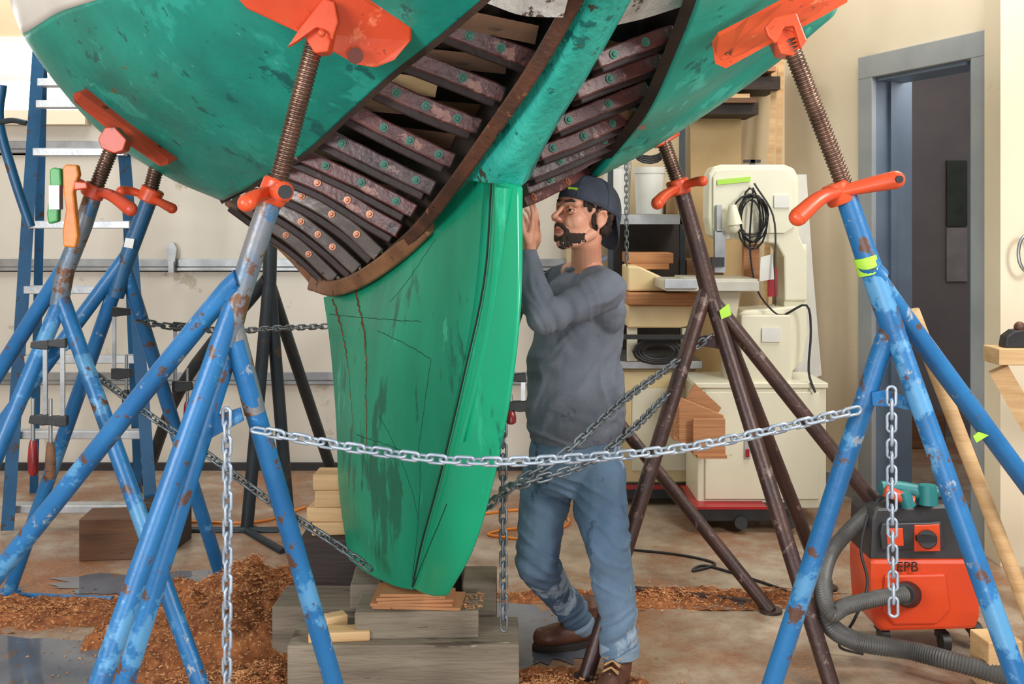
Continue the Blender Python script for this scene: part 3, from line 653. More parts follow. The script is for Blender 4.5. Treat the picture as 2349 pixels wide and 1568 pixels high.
block(740,792,3.46,.2,.25,.05,PINE,"light pine wedge on the front timber",.5,"pine offcuts")
block(178,310,4.8,0,.19,.2,TIMB,"brown timber block on floor by the ladder",.1,"floor timbers")
block(300,408,4.95,0,.2,.2,TIMD,"dark timber block on floor by the ladder",-.1,"floor timbers")
block(2262,2345,3.45,0,.17,.12,PINE,"pine block on floor near blue stand leg",.1,"floor timbers")

# ---------- SAWDUST
def flakes(n,fn,par):
    FV=[];FF=[]
    for k in range(n):
        p=fn()
        if p is None: continue
        R=Matrix.Rotation(random.uniform(0,6.28),3,'Z')@Matrix.Rotation(random.uniform(-.7,.7),3,'X')
        s=random.uniform(.003,.0075); o=len(FV)
        for q in((-1,-.4,0),(0,-.4,.35),(1,-.4,0),(1,.4,0),(0,.4,.35),(-1,.4,0)): FV.append(p+R@(V(q)*s))
        FF+=[(o,o+1,o+4,o+5),(o+1,o+2,o+3,o+4)]
    return (FV,FF)
def pile(cx,cy,rx,ry,h,label,seed,nfl=900,mat=SAW):
    Vs=[];Fs=[];n=60
    for i in range(n+1):
        for j in range(n+1):
            u=-1+2*i/n;v=-1+2*j/n; r=math.sqrt(u*u+v*v)
            x=cx+u*rx;y=cy+v*ry
            f=max(0,1-r*(1+.45*noise.noise(V((u*2,v*2,seed)))+.3*noise.noise(V((u*6,v*6,seed)))))
            z=h*(f**1.1)*(1+.9*noise.noise(V((x*5,y*5,seed))))+(.024*noise.noise(V((x*20,y*20,seed)))+.014*noise.noise(V((x*48,y*48,seed))))*min(1,f*4)
            Vs.append(V((x,y,z if f>0 else -.01)))
    for i in range(n):
        for j in range(n):
            a=i*(n+1)+j; Fs.append((a,a+1,a+n+2,a+n+1))
    p=mk("sawdust_pile",(Vs,Fs),mat,label=label,cat="sawdust",kind="stuff")
    def fn():
        a=random.uniform(0,6.28);r=abs(random.gauss(0,.6)); u=math.cos(a)*r;v=math.sin(a)*r
        if r>1.7: return None
        ii=int((u+1)/2*n+.5);jj=int((v+1)/2*n+.5)
        z=max(0.002,Vs[ii*(n+1)+jj].z)+.004 if 0<=ii<=n and 0<=jj<=n else .004
        return V((cx+u*rx,cy+v*ry,z))
    mk("wood_shavings",flakes(nfl,fn,p),FLK,p,kind="stuff",smooth=False)
pile(P(590,0,4.05).x,4.05,.58,.62,.21,"heap of brown sawdust beside the keel blocks",1,5000)
pile(P(560,0,3.45).x,3.42,.38,.36,.07,"low drift of sawdust in front of the keel blocks",2,3000)
pile(P(90,0,4.1).x,4.15,.9,.2,.04,"thin sawdust drift under the blue stands",3,1400)
pile(P(1250,0,3.45).x,3.38,.42,.26,.05,"sawdust drift around the worker's boots",4,2400)
pile(P(1540,0,4.3).x,4.32,.75,.14,.025,"thin sawdust line on the floor behind worker",5,1200)
xa,xb=P(860,0,3.45).x,P(1080,0,3.45).x
mk("loose_shavings",flakes(420,lambda:V((random.uniform(xa,xb+.04),random.uniform(3.42,3.56),.292)),None),FLK,smooth=False,label="loose pale shavings on top of the keel block",cat="wood shavings",kind="stuff")
def puddle(cx,cy,rx,ry,seed,label):
    n=64;Vs=[V((cx,cy,.003))]
    for k in range(n):
        a=2*math.pi*k/n; r=1+.5*noise.noise(V((math.cos(a)*1.6,math.sin(a)*1.6,seed)))+.3*noise.noise(V((math.cos(a)*6,math.sin(a)*6,seed)))
        Vs.append(V((cx+rx*r*math.cos(a),cy+ry*r*math.sin(a),.003)))
    mk("puddle",(Vs,[(0,1+k,1+(k+1)%n) for k in range(n)]),PUD,label=label,cat="puddle",kind="stuff")
puddle(P(200,0,3.7).x,3.66,.66,.28,1.2,"large shiny wet patch on concrete floor")
puddle(P(340,0,4.5).x,4.48,.42,.16,4.2,"small shiny wet patch on concrete floor")
puddle(P(1235,0,3.95).x,3.95,.30,.30,7.7,"shiny wet patch beside the worker's boots")

# ---------- BACKGROUND CLUTTER
e=top("shelving_unit","grey metal shelving unit against the back wall","shelves",P(1480,1080,6.1))
for x in(1395,1560): mk("upright",gboxpx(x,180,x+12,1115,6.0,.03),BLACKS,e,smooth=False)
for y in(492,705,860): mk("shelf",gboxpx(1385,y,1575,y+22,6.0,.4),GALV,e,smooth=False)
mk("shelf_shade_sheet",gboxpx(1395,500,1568,860,6.42,.02),M("shelf_shadow_panel",(60,56,56),(76,70,66),4,.8,0,.1),e,smooth=False)  # dark sheet painted as the shade behind the shelves
def bucket(x0,y0,x1,y1,d,label,mat=WHITE):
    cx=(x0+x1)/2; r=(x1-x0)/2*d/F
    b_=top("bucket",label,"bucket",P(cx,y1,d),"white plastic buckets")
    mk("bucket_body",gtube(PL([(cx,y1,d),(cx,y0+14,d)]),[r*.88,r],20),mat,b_)
    mk("lid",gtube(PL([(cx,y0+14,d),(cx,y0,d)]),[r*1.05,r*1.05],20),mat,b_)
bucket(1455,384,1525,491,6.15,"white plastic bucket with lid on metal shelf")
bucket(1384,372,1448,491,6.25,"large white plastic tub on metal shelf")
bucket(1462,650,1512,704,6.15,"small white tub on the lower shelf")
for (x0,y0,x1,y1,m_,lab) in((1520,655,1556,704,CARD,"cardboard box on the lower shelf"),(1408,660,1455,704,TIMB,"brown box on the lower shelf"),(1528,440,1556,491,CARD,"small cardboard box beside bucket on shelf")):
    mk("storage_box",gboxpx(x0,y0,x1,y1,6.1,.15),m_,smooth=False,label=lab,cat="box",bevel=.003,group="shelf boxes")
mk("cable_coil",gjoin(*[gtube([P(1490+math.cos(a*.5)*34,352+math.sin(a*.5)*22-k*5,6.1) for a in range(14)],.007,6) for k in range(4)]),BLACK,label="black power cable coiled on top of a bucket",cat="cable")
mk("wood_slab",gjoin(gboxpx(1440,580,1545,604,5.9,.3),gboxpx(1445,604,1535,618,5.9,.3)),PLY,smooth=False,label="stacked wood slabs on shelf",cat="wood plank",bevel=.004)
mk("wood_crate",gboxpx(1575,595,1660,650,6.0,.3),TIMB,smooth=False,label="brown wooden crate behind the band saw",cat="crate",bevel=.004)
mk("wall_cupboard",gjoin(gboxpx(1600,175,1790,205,6.1,.35),gboxpx(1600,235,1740,262,6.1,.35),gboxpx(1600,150,1790,178,6.3,.15)),DARKW,smooth=False,label="dark wall shelf rack holding boards",cat="shelf")
for (x0,y0,x1,y1,m_) in((1640,140,1765,152,PINE),(1660,152,1780,163,PLY),(1620,215,1720,224,PINE),(1630,224,1735,235,TIMB)):
    mk("stacked_board",gboxpx(x0,y0,x1,y1,6.05,.4),m_,smooth=False,label="board stored on the wall rack",cat="lumber",group="racked boards")
mk("beige_sheet",gboxfl(1585,270,1700,6.36,.03),M("tan_board",(200,170,124),(184,154,106),3,.7,0,.05),smooth=False,label="tan plywood sheet leaning on the back wall",cat="plywood sheet")
for a,x2 in(((1778,130,6.2),1738),((1792,130,6.25),1768)):
    mk("lumber_board",gbeam([P(*a),V((P(x2,0,6.0).x,6.0,0.02))],.035,.025),PINE,smooth=False,label="long pine board leaning upright by the wall",cat="lumber",group="leaning boards")
mk("short_board",gboxpx(1706,560,1742,650,5.55,.04),PLY,smooth=False,label="short board standing on the band saw table",cat="lumber")
mk("cloth_sheet",gslab(SF([[(1790,400,5.95),(1815,400,5.9),(1850,400,5.95)],[(1785,620,5.95),(1820,620,5.8),(1865,620,5.9)],[(1790,870,5.95),(1830,880,5.8),(1885,860,5.9)]]),lambda u,v:V((0,.02,0)),12,14,2,2),WHITE,label="white cloth draped behind the band saw",cat="cloth")
e=top("table_saw","cream table saw cabinet with iron top and wood extension","table saw",P(1500,1134,5.9))
mk("cabinet",gboxpx(1380,845,1600,1112,5.75,.3),CREAMY,e,smooth=False,bevel=.02)
mk("base",gboxpx(1376,1108,1605,1145,5.73,.34),BLACK,e,smooth=False,bevel=.006)
mk("base_stripe",gboxpx(1376,1112,1605,1122,5.72,.01),REDP,e,smooth=False)
mk("table_top",gboxpx(1370,828,1612,846,5.68,.5),GALV,e,smooth=False,bevel=.004)
mk("access_panel",gboxpx(1450,890,1575,1080,5.74,.01),CREAM,e,smooth=False,bevel=.006)
e=top("thickness_planer","cream planer with orange-brown infeed table","planer",P(1510,828,5.7))
mk("planer_body",gprism([(1440,700),(1590,700),(1592,745),(1560,752),(1440,752)],5.6,.35),CREAMY,e,smooth=False,bevel=.01)
mk("infeed_table",gboxpx(1440,672,1600,700,5.55,.4),PLY,e,smooth=False,bevel=.006)
mk("rail",gboxpx(1432,768,1580,778,5.5,.03),BLACK,e,smooth=False)
mk("dust_hood",gprism([(1440,610),(1470,612),(1530,640),(1590,668),(1440,668)],5.62,.3),CREAMY,e,smooth=False,bevel=.01)
mk("leg_stand",gboxpx(1440,752,1462,828,5.65,.05),CREAM,e,smooth=False)
mk("leg_stand",gboxpx(1565,752,1588,828,5.65,.05),CREAM,e,smooth=False)
mk("hose_coil",gjoin(*[gtube([P(1510+math.cos(a*.45)*(55-k*9),806+math.sin(a*.45)*(26-k*4),5.6) for a in range(15)],.012,8) for k in range(3)]),BLACK,e)
e=top("plywood_box","open plywood box holding a tilted board","box",P(1605,1045,5.1))
mk("box_body",gjoin(gprism([(1545,905),(1660,952),(1665,1045),(1595,1045),(1545,1000)],5.05,.02),gboxpx(1545,930,1560,1010,5.05,.22),gboxpx(1590,960,1664,1044,5.0,.02)),PLY,e,smooth=False,bevel=.003)
mk("tilted_board",gprism([(1595,880),(1655,935),(1630,975),(1548,960)],5.15,.02),PLY,e,smooth=False)
mk("box_shelf",gboxpx(1600,1044,1668,1052,4.98,.4),PLY,e,smooth=False)
e=top("band_saw","cream band saw on cabinet base with black cable coil","band saw",P(1745,1198,5.4))
up=[(1626,400),(1636,382),(1655,377),(1800,377),(1822,386),(1834,410),(1834,540),(1850,575),(1852,690),(1800,690),(1798,590),(1782,560),(1690,548),(1650,550),(1632,540),(1624,500)]
mk("upper_housing",gprism(up,5.42,.16),CREAM,e,smooth=False,bevel=.010)
mk("housing_door",gprism([(1636,405),(1645,392),(1660,388),(1795,388),(1815,396),(1824,415),(1824,520),(1800,535),(1645,535),(1636,525)],5.405,.02),CREAM,e,smooth=False,bevel=.004)
mk("label_plate",gboxpx(1776,448,1812,476,5.395,.01),WHITE,e,smooth=False)
mk("blade_guard",gboxpx(1640,530,1664,625,5.38,.04),GALV,e,smooth=False)
mk("guide_post",gboxpx(1644,470,1656,532,5.38,.03),GALV,e,smooth=False)
mk("blade_guide",gboxpx(1634,590,1662,612,5.36,.06),BLACK,e,smooth=False)
mk("saw_table",gjoin(gboxpx(1528,645,1742,668,5.2,.42),gboxpx(1575,640,1740,648,5.24,.4)),M("iron_table",(206,204,190),(184,180,166),6,.35,.2,.04),e,smooth=False,bevel=.004)
mk("fence",gboxpx(1524,640,1600,662,5.18,.03),ALU,e,smooth=False,bevel=.003)
mk("column",gboxpx(1798,560,1852,720,5.44,.16),CREAM,e,smooth=False,bevel=.008)
mk("lower_housing",gprism([(1690,725),(1705,712),(1850,700),(1854,770),(1842,830),(1818,852),(1815,884),(1672,884),(1672,800)],5.4,.22),CREAM,e,smooth=False,bevel=.010)
mk("trunnion",gprism([(1640,668),(1700,668),(1690,730),(1660,720)],5.35,.15),CREAM,e,smooth=False,bevel=.008)
mk("motor_box",gboxpx(1700,722,1815,884,5.32,.1),CREAM,e,smooth=False,bevel=.008)
mk("warning_label",gboxpx(1748,752,1790,784,5.31,.006),WHITE,e,smooth=False)
mk("red_label",gboxpx(1762,612,1784,680,5.40,.01),REDP,e,smooth=False)
mk("tag",gprism([(1745,590),(1772,582),(1776,640),(1742,645)],5.38,.006),WHITE,e,smooth=False)
cab=mk("cabinet",gboxpx(1600,884,1896,1166,5.32,.36),CREAM,e,smooth=False,bevel=.008)
mk("cabinet_door",gboxpx(1618,898,1880,1145,5.305,.02),CREAM,cab,smooth=False,bevel=.004)
mk("door_handle",gboxpx(1708,1008,1722,1052,5.295,.012),ALU,cab,smooth=False,bevel=.002)
mk("handle_inset",gboxpx(1711,1030,1719,1048,5.29,.008),REDP,cab,smooth=False)
mk("cabinet_rim",gboxpx(1594,878,1900,890,5.3,.4),CREAM,cab,smooth=False,bevel=.004)
mb=mk("mobile_base",gboxpx(1590,1164,1820,1196,5.22,.42),BLACK,e,smooth=False,bevel=.006)
mk("base_stripe",gboxpx(1592,1162,1760,1168,5.21,.42),REDP,mb,smooth=False)
for x in(1605,1700,1812): mk("caster",gtube(PL([(x,1199,5.2),(x,1199,5.26)]),.032,14),BLACK,mb)
mk("tension_knob",gjoin(gboxpx(1722,366,1732,400,5.45,.03),gboxpx(1708,366,1745,373,5.45,.03)),BLACK,e,smooth=False)
mk("tape_strip",gprism([(1645,412),(1722,405),(1722,416),(1646,424)],5.395,.004),TAPE,e,smooth=False)
gs=[]
for k in range(7):
    cx=1725+random.uniform(-6,6);cy=500+random.uniform(-10,10);rx=random.uniform(18,42);ry=random.uniform(45,70)
    gs.append(gtube([P(cx+rx*math.cos(a*.42),cy+ry*math.sin(a*.42),5.36+random.uniform(-.01,.01)) for a in range(16)],.005,6))
gs.append(gtube(curve(PL([(1728,430,5.36),(1720,560,5.36),(1735,660,5.34),(1775,715,5.34),(1800,722,5.34)]),16),.005,6))
gs.append(gtube(curve(PL([(1730,420,5.36),(1775,500,5.36),(1778,620,5.34),(1780,700,5.3)]),16),.005,6))
gs.append(gtube(curve(PL([(1800,722,5.34),(1850,700,5.3),(1860,760,5.3),(1855,850,5.3),(1870,900,5.28)]),16),.006,6))
mk("power_cable",gjoin(*gs),BLACK,e)
mk("lamp_head",gjoin(gtube(PL([(1680,470,5.33),(1685,515,5.33)]),[.02,.04],14),gsph(P(1684,522,5.33),.028)),CREAM,e)

# ---------- VACUUM
vd=3.85
e=top("shop_vacuum","orange and black shop vacuum with corrugated hose","vacuum cleaner",G(2115,1475))
mk("tank",gprism([(1996,1282),(2240,1282),(2250,1330),(2250,1415),(2240,1444),(2020,1450),(2002,1425),(1996,1340)],vd-.1,.24),VORANGE,e,smooth=False,bevel=.016)
mk("tank_skirt",gprism([(2030,1318),(2170,1316),(2180,1400),(2150,1432),(2052,1434),(2024,1404)],vd-.112,.02),VORANGE,e,smooth=False,bevel=.008)
mk("motor_head",gprism([(2000,1190),(2008,1164),(2205,1156),(2226,1184),(2238,1286),(1996,1286)],vd-.09,.24),VBLACK,e,smooth=False,bevel=.012)
mk("control_panel",gprism([(2020,1222),(2024,1200),(2160,1197),(2168,1258),(2024,1262)],vd-.11,.02),VBLACK,e,smooth=False,bevel=.005)
mk("panel_inset",gprism([(2098,1204),(2156,1202),(2158,1264),(2098,1265)],vd-.115,.02),VORANGE,e,smooth=False,bevel=.003)
mk("socket_plate",gprism([(2034,1212),(2072,1211),(2074,1252),(2036,1254)],vd-.115,.02),VORANGE,e,smooth=False,bevel=.003)
mk("power_knob",gjoin(gtube(PL([(2127,1236,vd-.11),(2127,1236,vd-.15)]),[.034,.03],20),gboxpx(2104,1230,2150,1242,vd-.165,.02)),BLACK,e,smooth=False)
mk("handle_bar",gtube(curve(PL([(2015,1165,vd),(2018,1142,vd),(2100,1136,vd),(2195,1142,vd),(2205,1162,vd)]),12),.012,10),BLACK,e)
mk("inlet_port",gtube(PL([(2082,1362,vd-.10),(2074,1362,vd-.19)]),[.048,.036],18),BLACK,e)
for x,y in((2025,1452),(2165,1470),(2238,1450)): mk("caster",gjoin(gtube(PL([(x-8,y,vd-.05),(x+10,y,vd-.05)]),.035,14),gboxpx(x-12,y-20,x+12,y-5,vd-.04,.04)),BLACK,e)
tcu=bpy.data.curves.new("txt",'FONT'); tcu.body="EPB"; tcu.size=.05; tcu.extrude=.0015
to=bpy.data.objects.new("tmp",tcu); sc.collection.objects.link(to)
dg=bpy.context.evaluated_depsgraph_get(); tm=bpy.data.meshes.new_from_object(to.evaluated_get(dg)); bpy.data.objects.remove(to)
tp=P(2056,1310,vd-.117); R=Matrix.Rotation(math.pi/2,3,'X')
mk("lettering",([tp+R@v.co for v in tm.vertices],[tuple(p.vertices) for p in tm.polygons]),INK,e,smooth=False)
def ghose(pts,r,n=110):
    c=curve(PL(pts),n*2); return gtube(c,[r*(1 if i%2 else .86) for i in range(len(c))],14)
mk("vacuum_hose",ghose([(2078,1362,3.64),(2010,1372,3.6),(1940,1390,3.55),(1905,1405,3.5),(1888,1340,3.6),(1905,1270,3.75),(1950,1215,3.8),(2000,1170,3.85),(2040,1150,3.85)],.028),HOSE,e)
mk("floor_hose",ghose([(1888,1330,3.66),(1895,1420,3.55),(1960,1468,3.6),(2080,1490,3.6),(2200,1520,3.5),(2349,1562,3.42),(2480,1580,3.4)],.033),HOSE,e)
mk("vacuum_cord",gtube(curve(PL([(1990,1180,vd-.16),(1975,1260,vd-.2),(1990,1340,3.6),(1960,1420,3.58),(1925,1480,3.72),(1980,1500,3.72)]),40),.005,6),BLACK,e)
e=top("power_sander","teal power sander resting on top of the vacuum","power tool",P(2080,1155,vd))
mk("body",gtube(PL([(2020,1118,vd-.05),(2060,1122,vd-.05),(2110,1130,vd-.08),(2150,1128,vd-.08)]),[.025,.032,.03,.022],14),TEAL,e)
mk("head",gjoin(gtube(PL([(2128,1112,vd-.1),(2128,1155,vd-.1)]),[.03,.036],16),gtube(PL([(2075,1128,vd-.12),(2085,1160,vd-.12)]),[.02,.026],14)),TEAL,e)
mk("grip",gtube(PL([(2030,1125,vd-.1),(2095,1150,vd-.12)]),[.022,.02],12),ORANGER,e)
U6=V((0,0,.006))
mk("floor_cable",gtube(curve([G(*q)+U6 for q in((1440,1262),(1560,1275),(1640,1295),(1590,1312),(1620,1300),(1740,1335),(1830,1368))],60),.006,6),BLACK,label="black power cord trailing over the floor",cat="cable")
mk("extension_cord",gtube(curve([G(*q)+U6 for q in((1110,1180),(1200,1172),(1300,1190),(1280,1215),(1180,1215),(1120,1228),(1200,1240))],60),.007,6),YELL,label="orange extension cord looped on the floor",cat="cable")
mk("extension_cord",gtube(curve([G(*q)+U6 for q in((380,1195),(480,1200),(600,1198),(700,1165))],40),.007,6),YELL,label="orange extension cord lying near the stand feet",cat="cable")
mk("wooden_pole",gtube([P(2092,712,3.0),P(2180,940,3.02),P(2420,1560,3.06)],.021,16),PINE,label="long round pine pole leaning on blue stand",cat="pole")
e=top("workbench","pine workbench end with diagonal brace","workbench",V((P(2400,0,4.1).x,4.1,0)))
mk("bench_top",gboxpx(2292,800,2700,838,4.05,.14),PINE,e,smooth=False,bevel=.004)
mk("leg",gbox((P(2395,0,4.12).x,4.14,.49),(.09,.09,.98)),PINE,e,smooth=False)
mk("brace",gbeam(PL([(2290,845,4.12),(2430,1090,4.12)]),.075,.04),PINE,e,smooth=False)
e=top("hand_plane","small black hand tool lying on the workbench","tool",P(2330,790,4.1))
mk("tool_body",gprism([(2305,798),(2309,772),(2328,758),(2352,755),(2383,763),(2383,798)],4.08,.06),BLACK,e,smooth=False,bevel=.006)
mk("tool_knob",gsph(P(2339,750,4.1),.022),LEATH,e)
gr=[P(2360+24*math.cos(a*.3),580+44*math.sin(a*.3),4.65) for a in range(22)]
mk("wall_ring",gtube(gr,.008,8),GALV,label="round steel saw hoop hanging on the wall",cat="tool")

# ---------- PERSON
def blob(name,gs,voxel,mat,parent,smooth=4,disp=None,label=None):
    g=gjoin(*gs); ob=mk(name,g,mat,parent,label=label)
    r=ob.modifiers.new("r",'REMESH'); r.mode='VOXEL'; r.voxel_size=voxel
    if smooth:
        s=ob.modifiers.new("s",'SMOOTH'); s.factor=.5; s.iterations=smooth
    dg=bpy.context.evaluated_depsgraph_get(); me=bpy.data.meshes.new_from_object(ob.evaluated_get(dg))
    ob.modifiers.clear(); ob.data=me; me.name=name; w=WL[ob.name]
    if disp:
        nn=[v.normal.copy() for v in me.vertices]
        for v,n_ in zip(me.vertices,nn): v.co+=n_*disp(v.co+w)
    me.polygons.foreach_set("use_smooth",[True]*len(me.polygons))
    return ob
def gloft(secs,n=32):
    Vs=[];Fs=[]
    for (c,rx,ry) in secs:
        for k in range(n):
            a_=2*math.pi*k/n; Vs.append(c+V((rx*math.cos(a_),ry*math.sin(a_),0)))
    m=len(secs)
    for i in range(m-1):
        for k in range(n):
            k2=(k+1)%n; Fs.append((i*n+k,i*n+k2,(i+1)*n+k2,(i+1)*n+k))
    Fs.append(tuple(range(n))[::-1]); Fs.append(tuple((m-1)*n+k for k in range(n)))
    return (Vs,Fs)
per=top("person","man in grey sweatshirt, jeans and backwards cap reaching up to hull","person",V((.25,3.65,0)))
Hc=P(1338,498,3.56); HS=1.08
a=math.radians(35); pit=math.radians(12)
f=V((-math.cos(a)*math.cos(pit),-math.sin(a)*math.cos(pit),math.sin(pit))); lft=V((0,0,1)).cross(f).normalized(); upv=f.cross(lft)
HR=Matrix((f,lft,upv)).transposed()
def h(x,y,z): return Hc+HR@V((x*HS,y*HS,z*HS))
def he(c,r): return gsph(h(*c),tuple(q*HS for q in r),HR,20,14)
def hc(*a): return gcaps(*[(h(*q[:3]),q[3]*HS) for q in a])
Ls=P(1392,662,3.50);Rs=P(1278,645,3.82);Le=P(1245,728,3.38);Lw=P(1214,584,3.50);Re=P(1224,700,3.78);Rw=P(1212,592,3.82)
nb=P(1345,618,3.64); ch=P(1332,730,3.66); wa=P(1322,900,3.67); pe=P(1320,1040,3.68)
Lh=P(1366,1085,3.62);Lk=P(1398,1270,3.48);La=P(1420,1490,3.50);Rh=P(1268,1085,3.74);Rk=P(1230,1290,3.60);Ra=P(1335,1435,3.86)
def hand(w,u,n_,curl=(.25,.35,.3),thumb=1):
    u=u.normalized(); n_=(n_-u*n_.dot(u)).normalized(); t=u.cross(n_)*thumb
    gs=[]
    for k,(off,l) in enumerate(((.030,.84),(.010,.97),(-.010,.9),(-.029,.72))):
        base=w+u*(.088-.006*abs(k-1))+t*off
        gs.append(gcap(w+u*.012+t*off*.55,.016,base,.012))
        d=(u+t*(off*3)).normalized(); p=base; ang=0; r=.0092
        for ln,cu in zip((.044,.028,.022),curl):
            ang+=cu*(1+.2*k); dd=(d*math.cos(ang)+n_*math.sin(ang)).normalized(); q=p+dd*ln*l
            gs.append(gcap(p,r,q,r*.9)); p=q; r*=.9
    gs.append(gsph(w+u*.05+n_*.004,(.028,.028,.03)))
    b0=w+u*.022+t*.026; b1=b0+(u*.6+t*.75+n_*.3).normalized()*.042; b2=b1+(u*.88+t*.35+n_*.3).normalized()*.032; b3=b2+(u*1+n_*.35).normalized()*.024
    gs+= [gcap(w+u*.012,.016,b0,.015),gcap(b0,.014,b1,.0112),gcap(b1,.0112,b2,.0098),gcap(b2,.0098,b3,.008)]
    return gjoin(*gs)
head=[he((-.016,0,.03),(.094,.073,.084)),he((.026,0,-.03),(.058,.054,.076)),
 hc((-.005,.048,-.05,.02),(.04,.034,-.086,.017),(.074,.008,-.100,.016),(.04,-.034,-.086,.017),(-.005,-.048,-.05,.02)),
 hc((.070,.044,.026,.010),(.084,.014,.025,.0095),(.084,-.014,.025,.0095),(.070,-.044,.026,.010)),
 hc((.082,0,.020,.0085),(.101,0,-.006,.0075),(.114,0,-.022,.0095)),he((.102,.012,-.028),(.011,.007,.007)),he((.102,-.012,-.028),(.011,.007,.007)),he((.096,0,-.030),(.014,.010,.007)),
 he((.044,.032,-.022),(.034,.025,.034)),he((.044,-.032,-.022),(.034,.025,.034)),he((.060,.022,-.030),(.026,.022,.026)),he((.060,-.022,-.030),(.026,.022,.026)),
 hc((.078,-.02,-.056,.008),(.088,0,-.052,.010),(.078,.02,-.056,.008)),hc((.078,-.016,-.070,.008),(.084,0,-.071,.010),(.078,.016,-.070,.008)),
 he((.045,0,.045),(.042,.058,.045))]
for s in(1,-1):
    head+= [he((-.010,.074*s,-.004),(.017,.008,.026)),hc((-.024,.082*s,.006,.006),(-.014,.086*s,.020,.006),(.0,.082*s,.018,.005),(.006,.077*s,.006,.004)),hc((-.024,.082*s,.006,.006),(-.022,.081*s,-.014,.0055),(-.008,.076*s,-.030,.006))]
handL=hand(Lw+V((0,0,.015)),V((.24,.18,1)),V((-.8,.35,.25)),curl=(.12,.3,.3),thumb=1)
handR=hand(Rw+V((0,0,.02)),V((.06,.1,1)),V((-.6,.7,.2)),curl=(.2,.3,.3),thumb=-1)
body=head+[gcaps((h(-.034,0,-.02),.050),(h(-.028,0,-.07),.050),(nb,.056)),gcaps((nb,.060),(ch,.10),(wa,.10),(pe,.09)),gcaps((nb,.05),(Ls,.045),(Le,.034),(Lw,.025)),gcaps((nb,.05),(Rs,.045),(Re,.034),(Rw,.025)),handL,handR,
 gcap(Lw,.025,Lw+V((.003,.004,.03)),.021),gcap(Rw,.025,Rw+V((0,0,.03)),.021),
 gcaps((pe,.08),(Lh,.055),(Lk,.042),(La,.034)),gcaps((pe,.08),(Rh,.055),(Rk,.042),(Ra,.034)),
 gcap(La,.034,La+V((-.02,-.04,-.09)),.03),gcap(Ra,.034,Ra+V((-.1,-.03,-.05)),.03)]
bod=blob("body",body,.004,SKIN,per,2)
def nz(p,s,sd): return noise.noise(V((p.x*s,p.y*s,p.z*s+sd)))
def ridge(p,k,sd,d1,w):
    q=p.dot(d1); r=noise.noise(V((q*k+1.2*nz(p,6,sd+2),p.dot(V((.3,.5,.2)))*3,sd)))
    return (1-min(1,abs(r)*3.2))*w
D1=V((.35,0,1)).normalized(); D2_=V((-.6,.1,1)).normalized(); D3=V((1,0,.35)).normalized(); D4=V((1,.2,-.5)).normalized()
def shirtd(p):
    r=.006*nz(p,7,3)+.003*nz(p,22,8)
    r+=ridge(p,26,4.1,D3,.018)*max(0,1-((p-Le).length/.24))
    r+=ridge(p,18,2.7,D1,.010)*max(0,1-abs(p.z-(pe.z+.08))/.12)
    r+=ridge(p,9,7.3,D2_,.014)*max(0,1-abs(p.z-(ch.z-.10))/.30)
    r+=ridge(p,11,9.1,D4,.010)*max(0,1-abs(p.z-(wa.z+.02))/.22)
    r+=ridge(p,20,6.3,D2_,.016)*max(0,1-((p-P(1375,720,3.5)).length/.18))
    return r-.006
def S_(y,cx,rx,ry,d=3.66): return (P(cx,y,d),rx,ry)
shirt=[gloft([S_(1010,1322,.160,.132,3.67),S_(985,1321,.172,.138),S_(940,1320,.177,.142),S_(880,1317,.168,.138),S_(820,1316,.158,.132),S_(760,1324,.155,.130),S_(710,1334,.155,.130),S_(670,1341,.150,.120),S_(645,1343,.130,.105),S_(628,1345,.10,.085),S_(614,1346,.066,.064)]),
 gcaps((P(1372,655,3.57),.076),(Ls,.070),(P(1320,702,3.42),.057),(Le,.050)),gcaps((Le,.050),(P(1226,662,3.44),.044),(Lw,.035)),
 gcaps((P(1300,645,3.76),.076),(Rs,.064),(Re,.052),(Rw+V((0,0,.01)),.036)),
 gsph(P(1388,700,3.60),(.075,.10,.10))]
sh=blob("sweatshirt",shirt,.006,SHIRT,per,4,shirtd)
ring=[P(1344,604,3.655)+V((math.cos(t*.3307)*.066,math.sin(t*.3307)*.064,.022*math.cos(t*.3307)-.002)) for t in range(20)]
mk("collar",gtube(ring,.010,10,cap=False),SHIRT,sh)
def jd(p):
    r=.005*nz(p,8,13)+.003*nz(p,18,3)
    for kk in(Lk,Rk): r+=ridge(p,24,1.3,D1,.018)*max(0,1-(p-kk).length/.18)
    for kk in(La,Ra): r+=ridge(p,30,5.2,D2_,.020)*max(0,1-(p-kk).length/.2)
    r+=ridge(p,20,3.2,D1,.016)*max(0,1-(p-P(1310,1120,3.6)).length/.24)
    return r-.003
je=[gloft([(P(1320,1120,3.68),.145,.12),(P(1320,1080,3.68),.166,.136),(P(1320,1030,3.68),.168,.140),(P(1321,990,3.68),.158,.130)]),
 gcaps((P(1375,1090,3.62),.097),(P(1380,1170,3.57),.090),(Lk,.076),(P(1418,1400,3.49),.066),(P(1420,1478,3.5),.060)),
 gcaps((P(1257,1090,3.74),.095),(P(1243,1180,3.68),.086),(Rk,.070),(P(1280,1360,3.75),.061),(P(1328,1418,3.85),.055))]
jn=blob("jeans",je,.006,JEANS,per,4,jd)
def cuff(c,axis,r):
    mk("rolled_cuff",gtube([c-axis*.022,c-axis*.02,c+axis*.018,c+axis*.022],[r*.95,r*1.04,r*1.06,r*.97],24),JHEM,jn,bevel=.004)
cuff(P(1421,1487,3.5),V((0.03,0,1)).normalized(),.064)
cuff(P(1332,1423,3.85),(P(1280,1360,3.75)-P(1332,1423,3.85)).normalized(),.058)
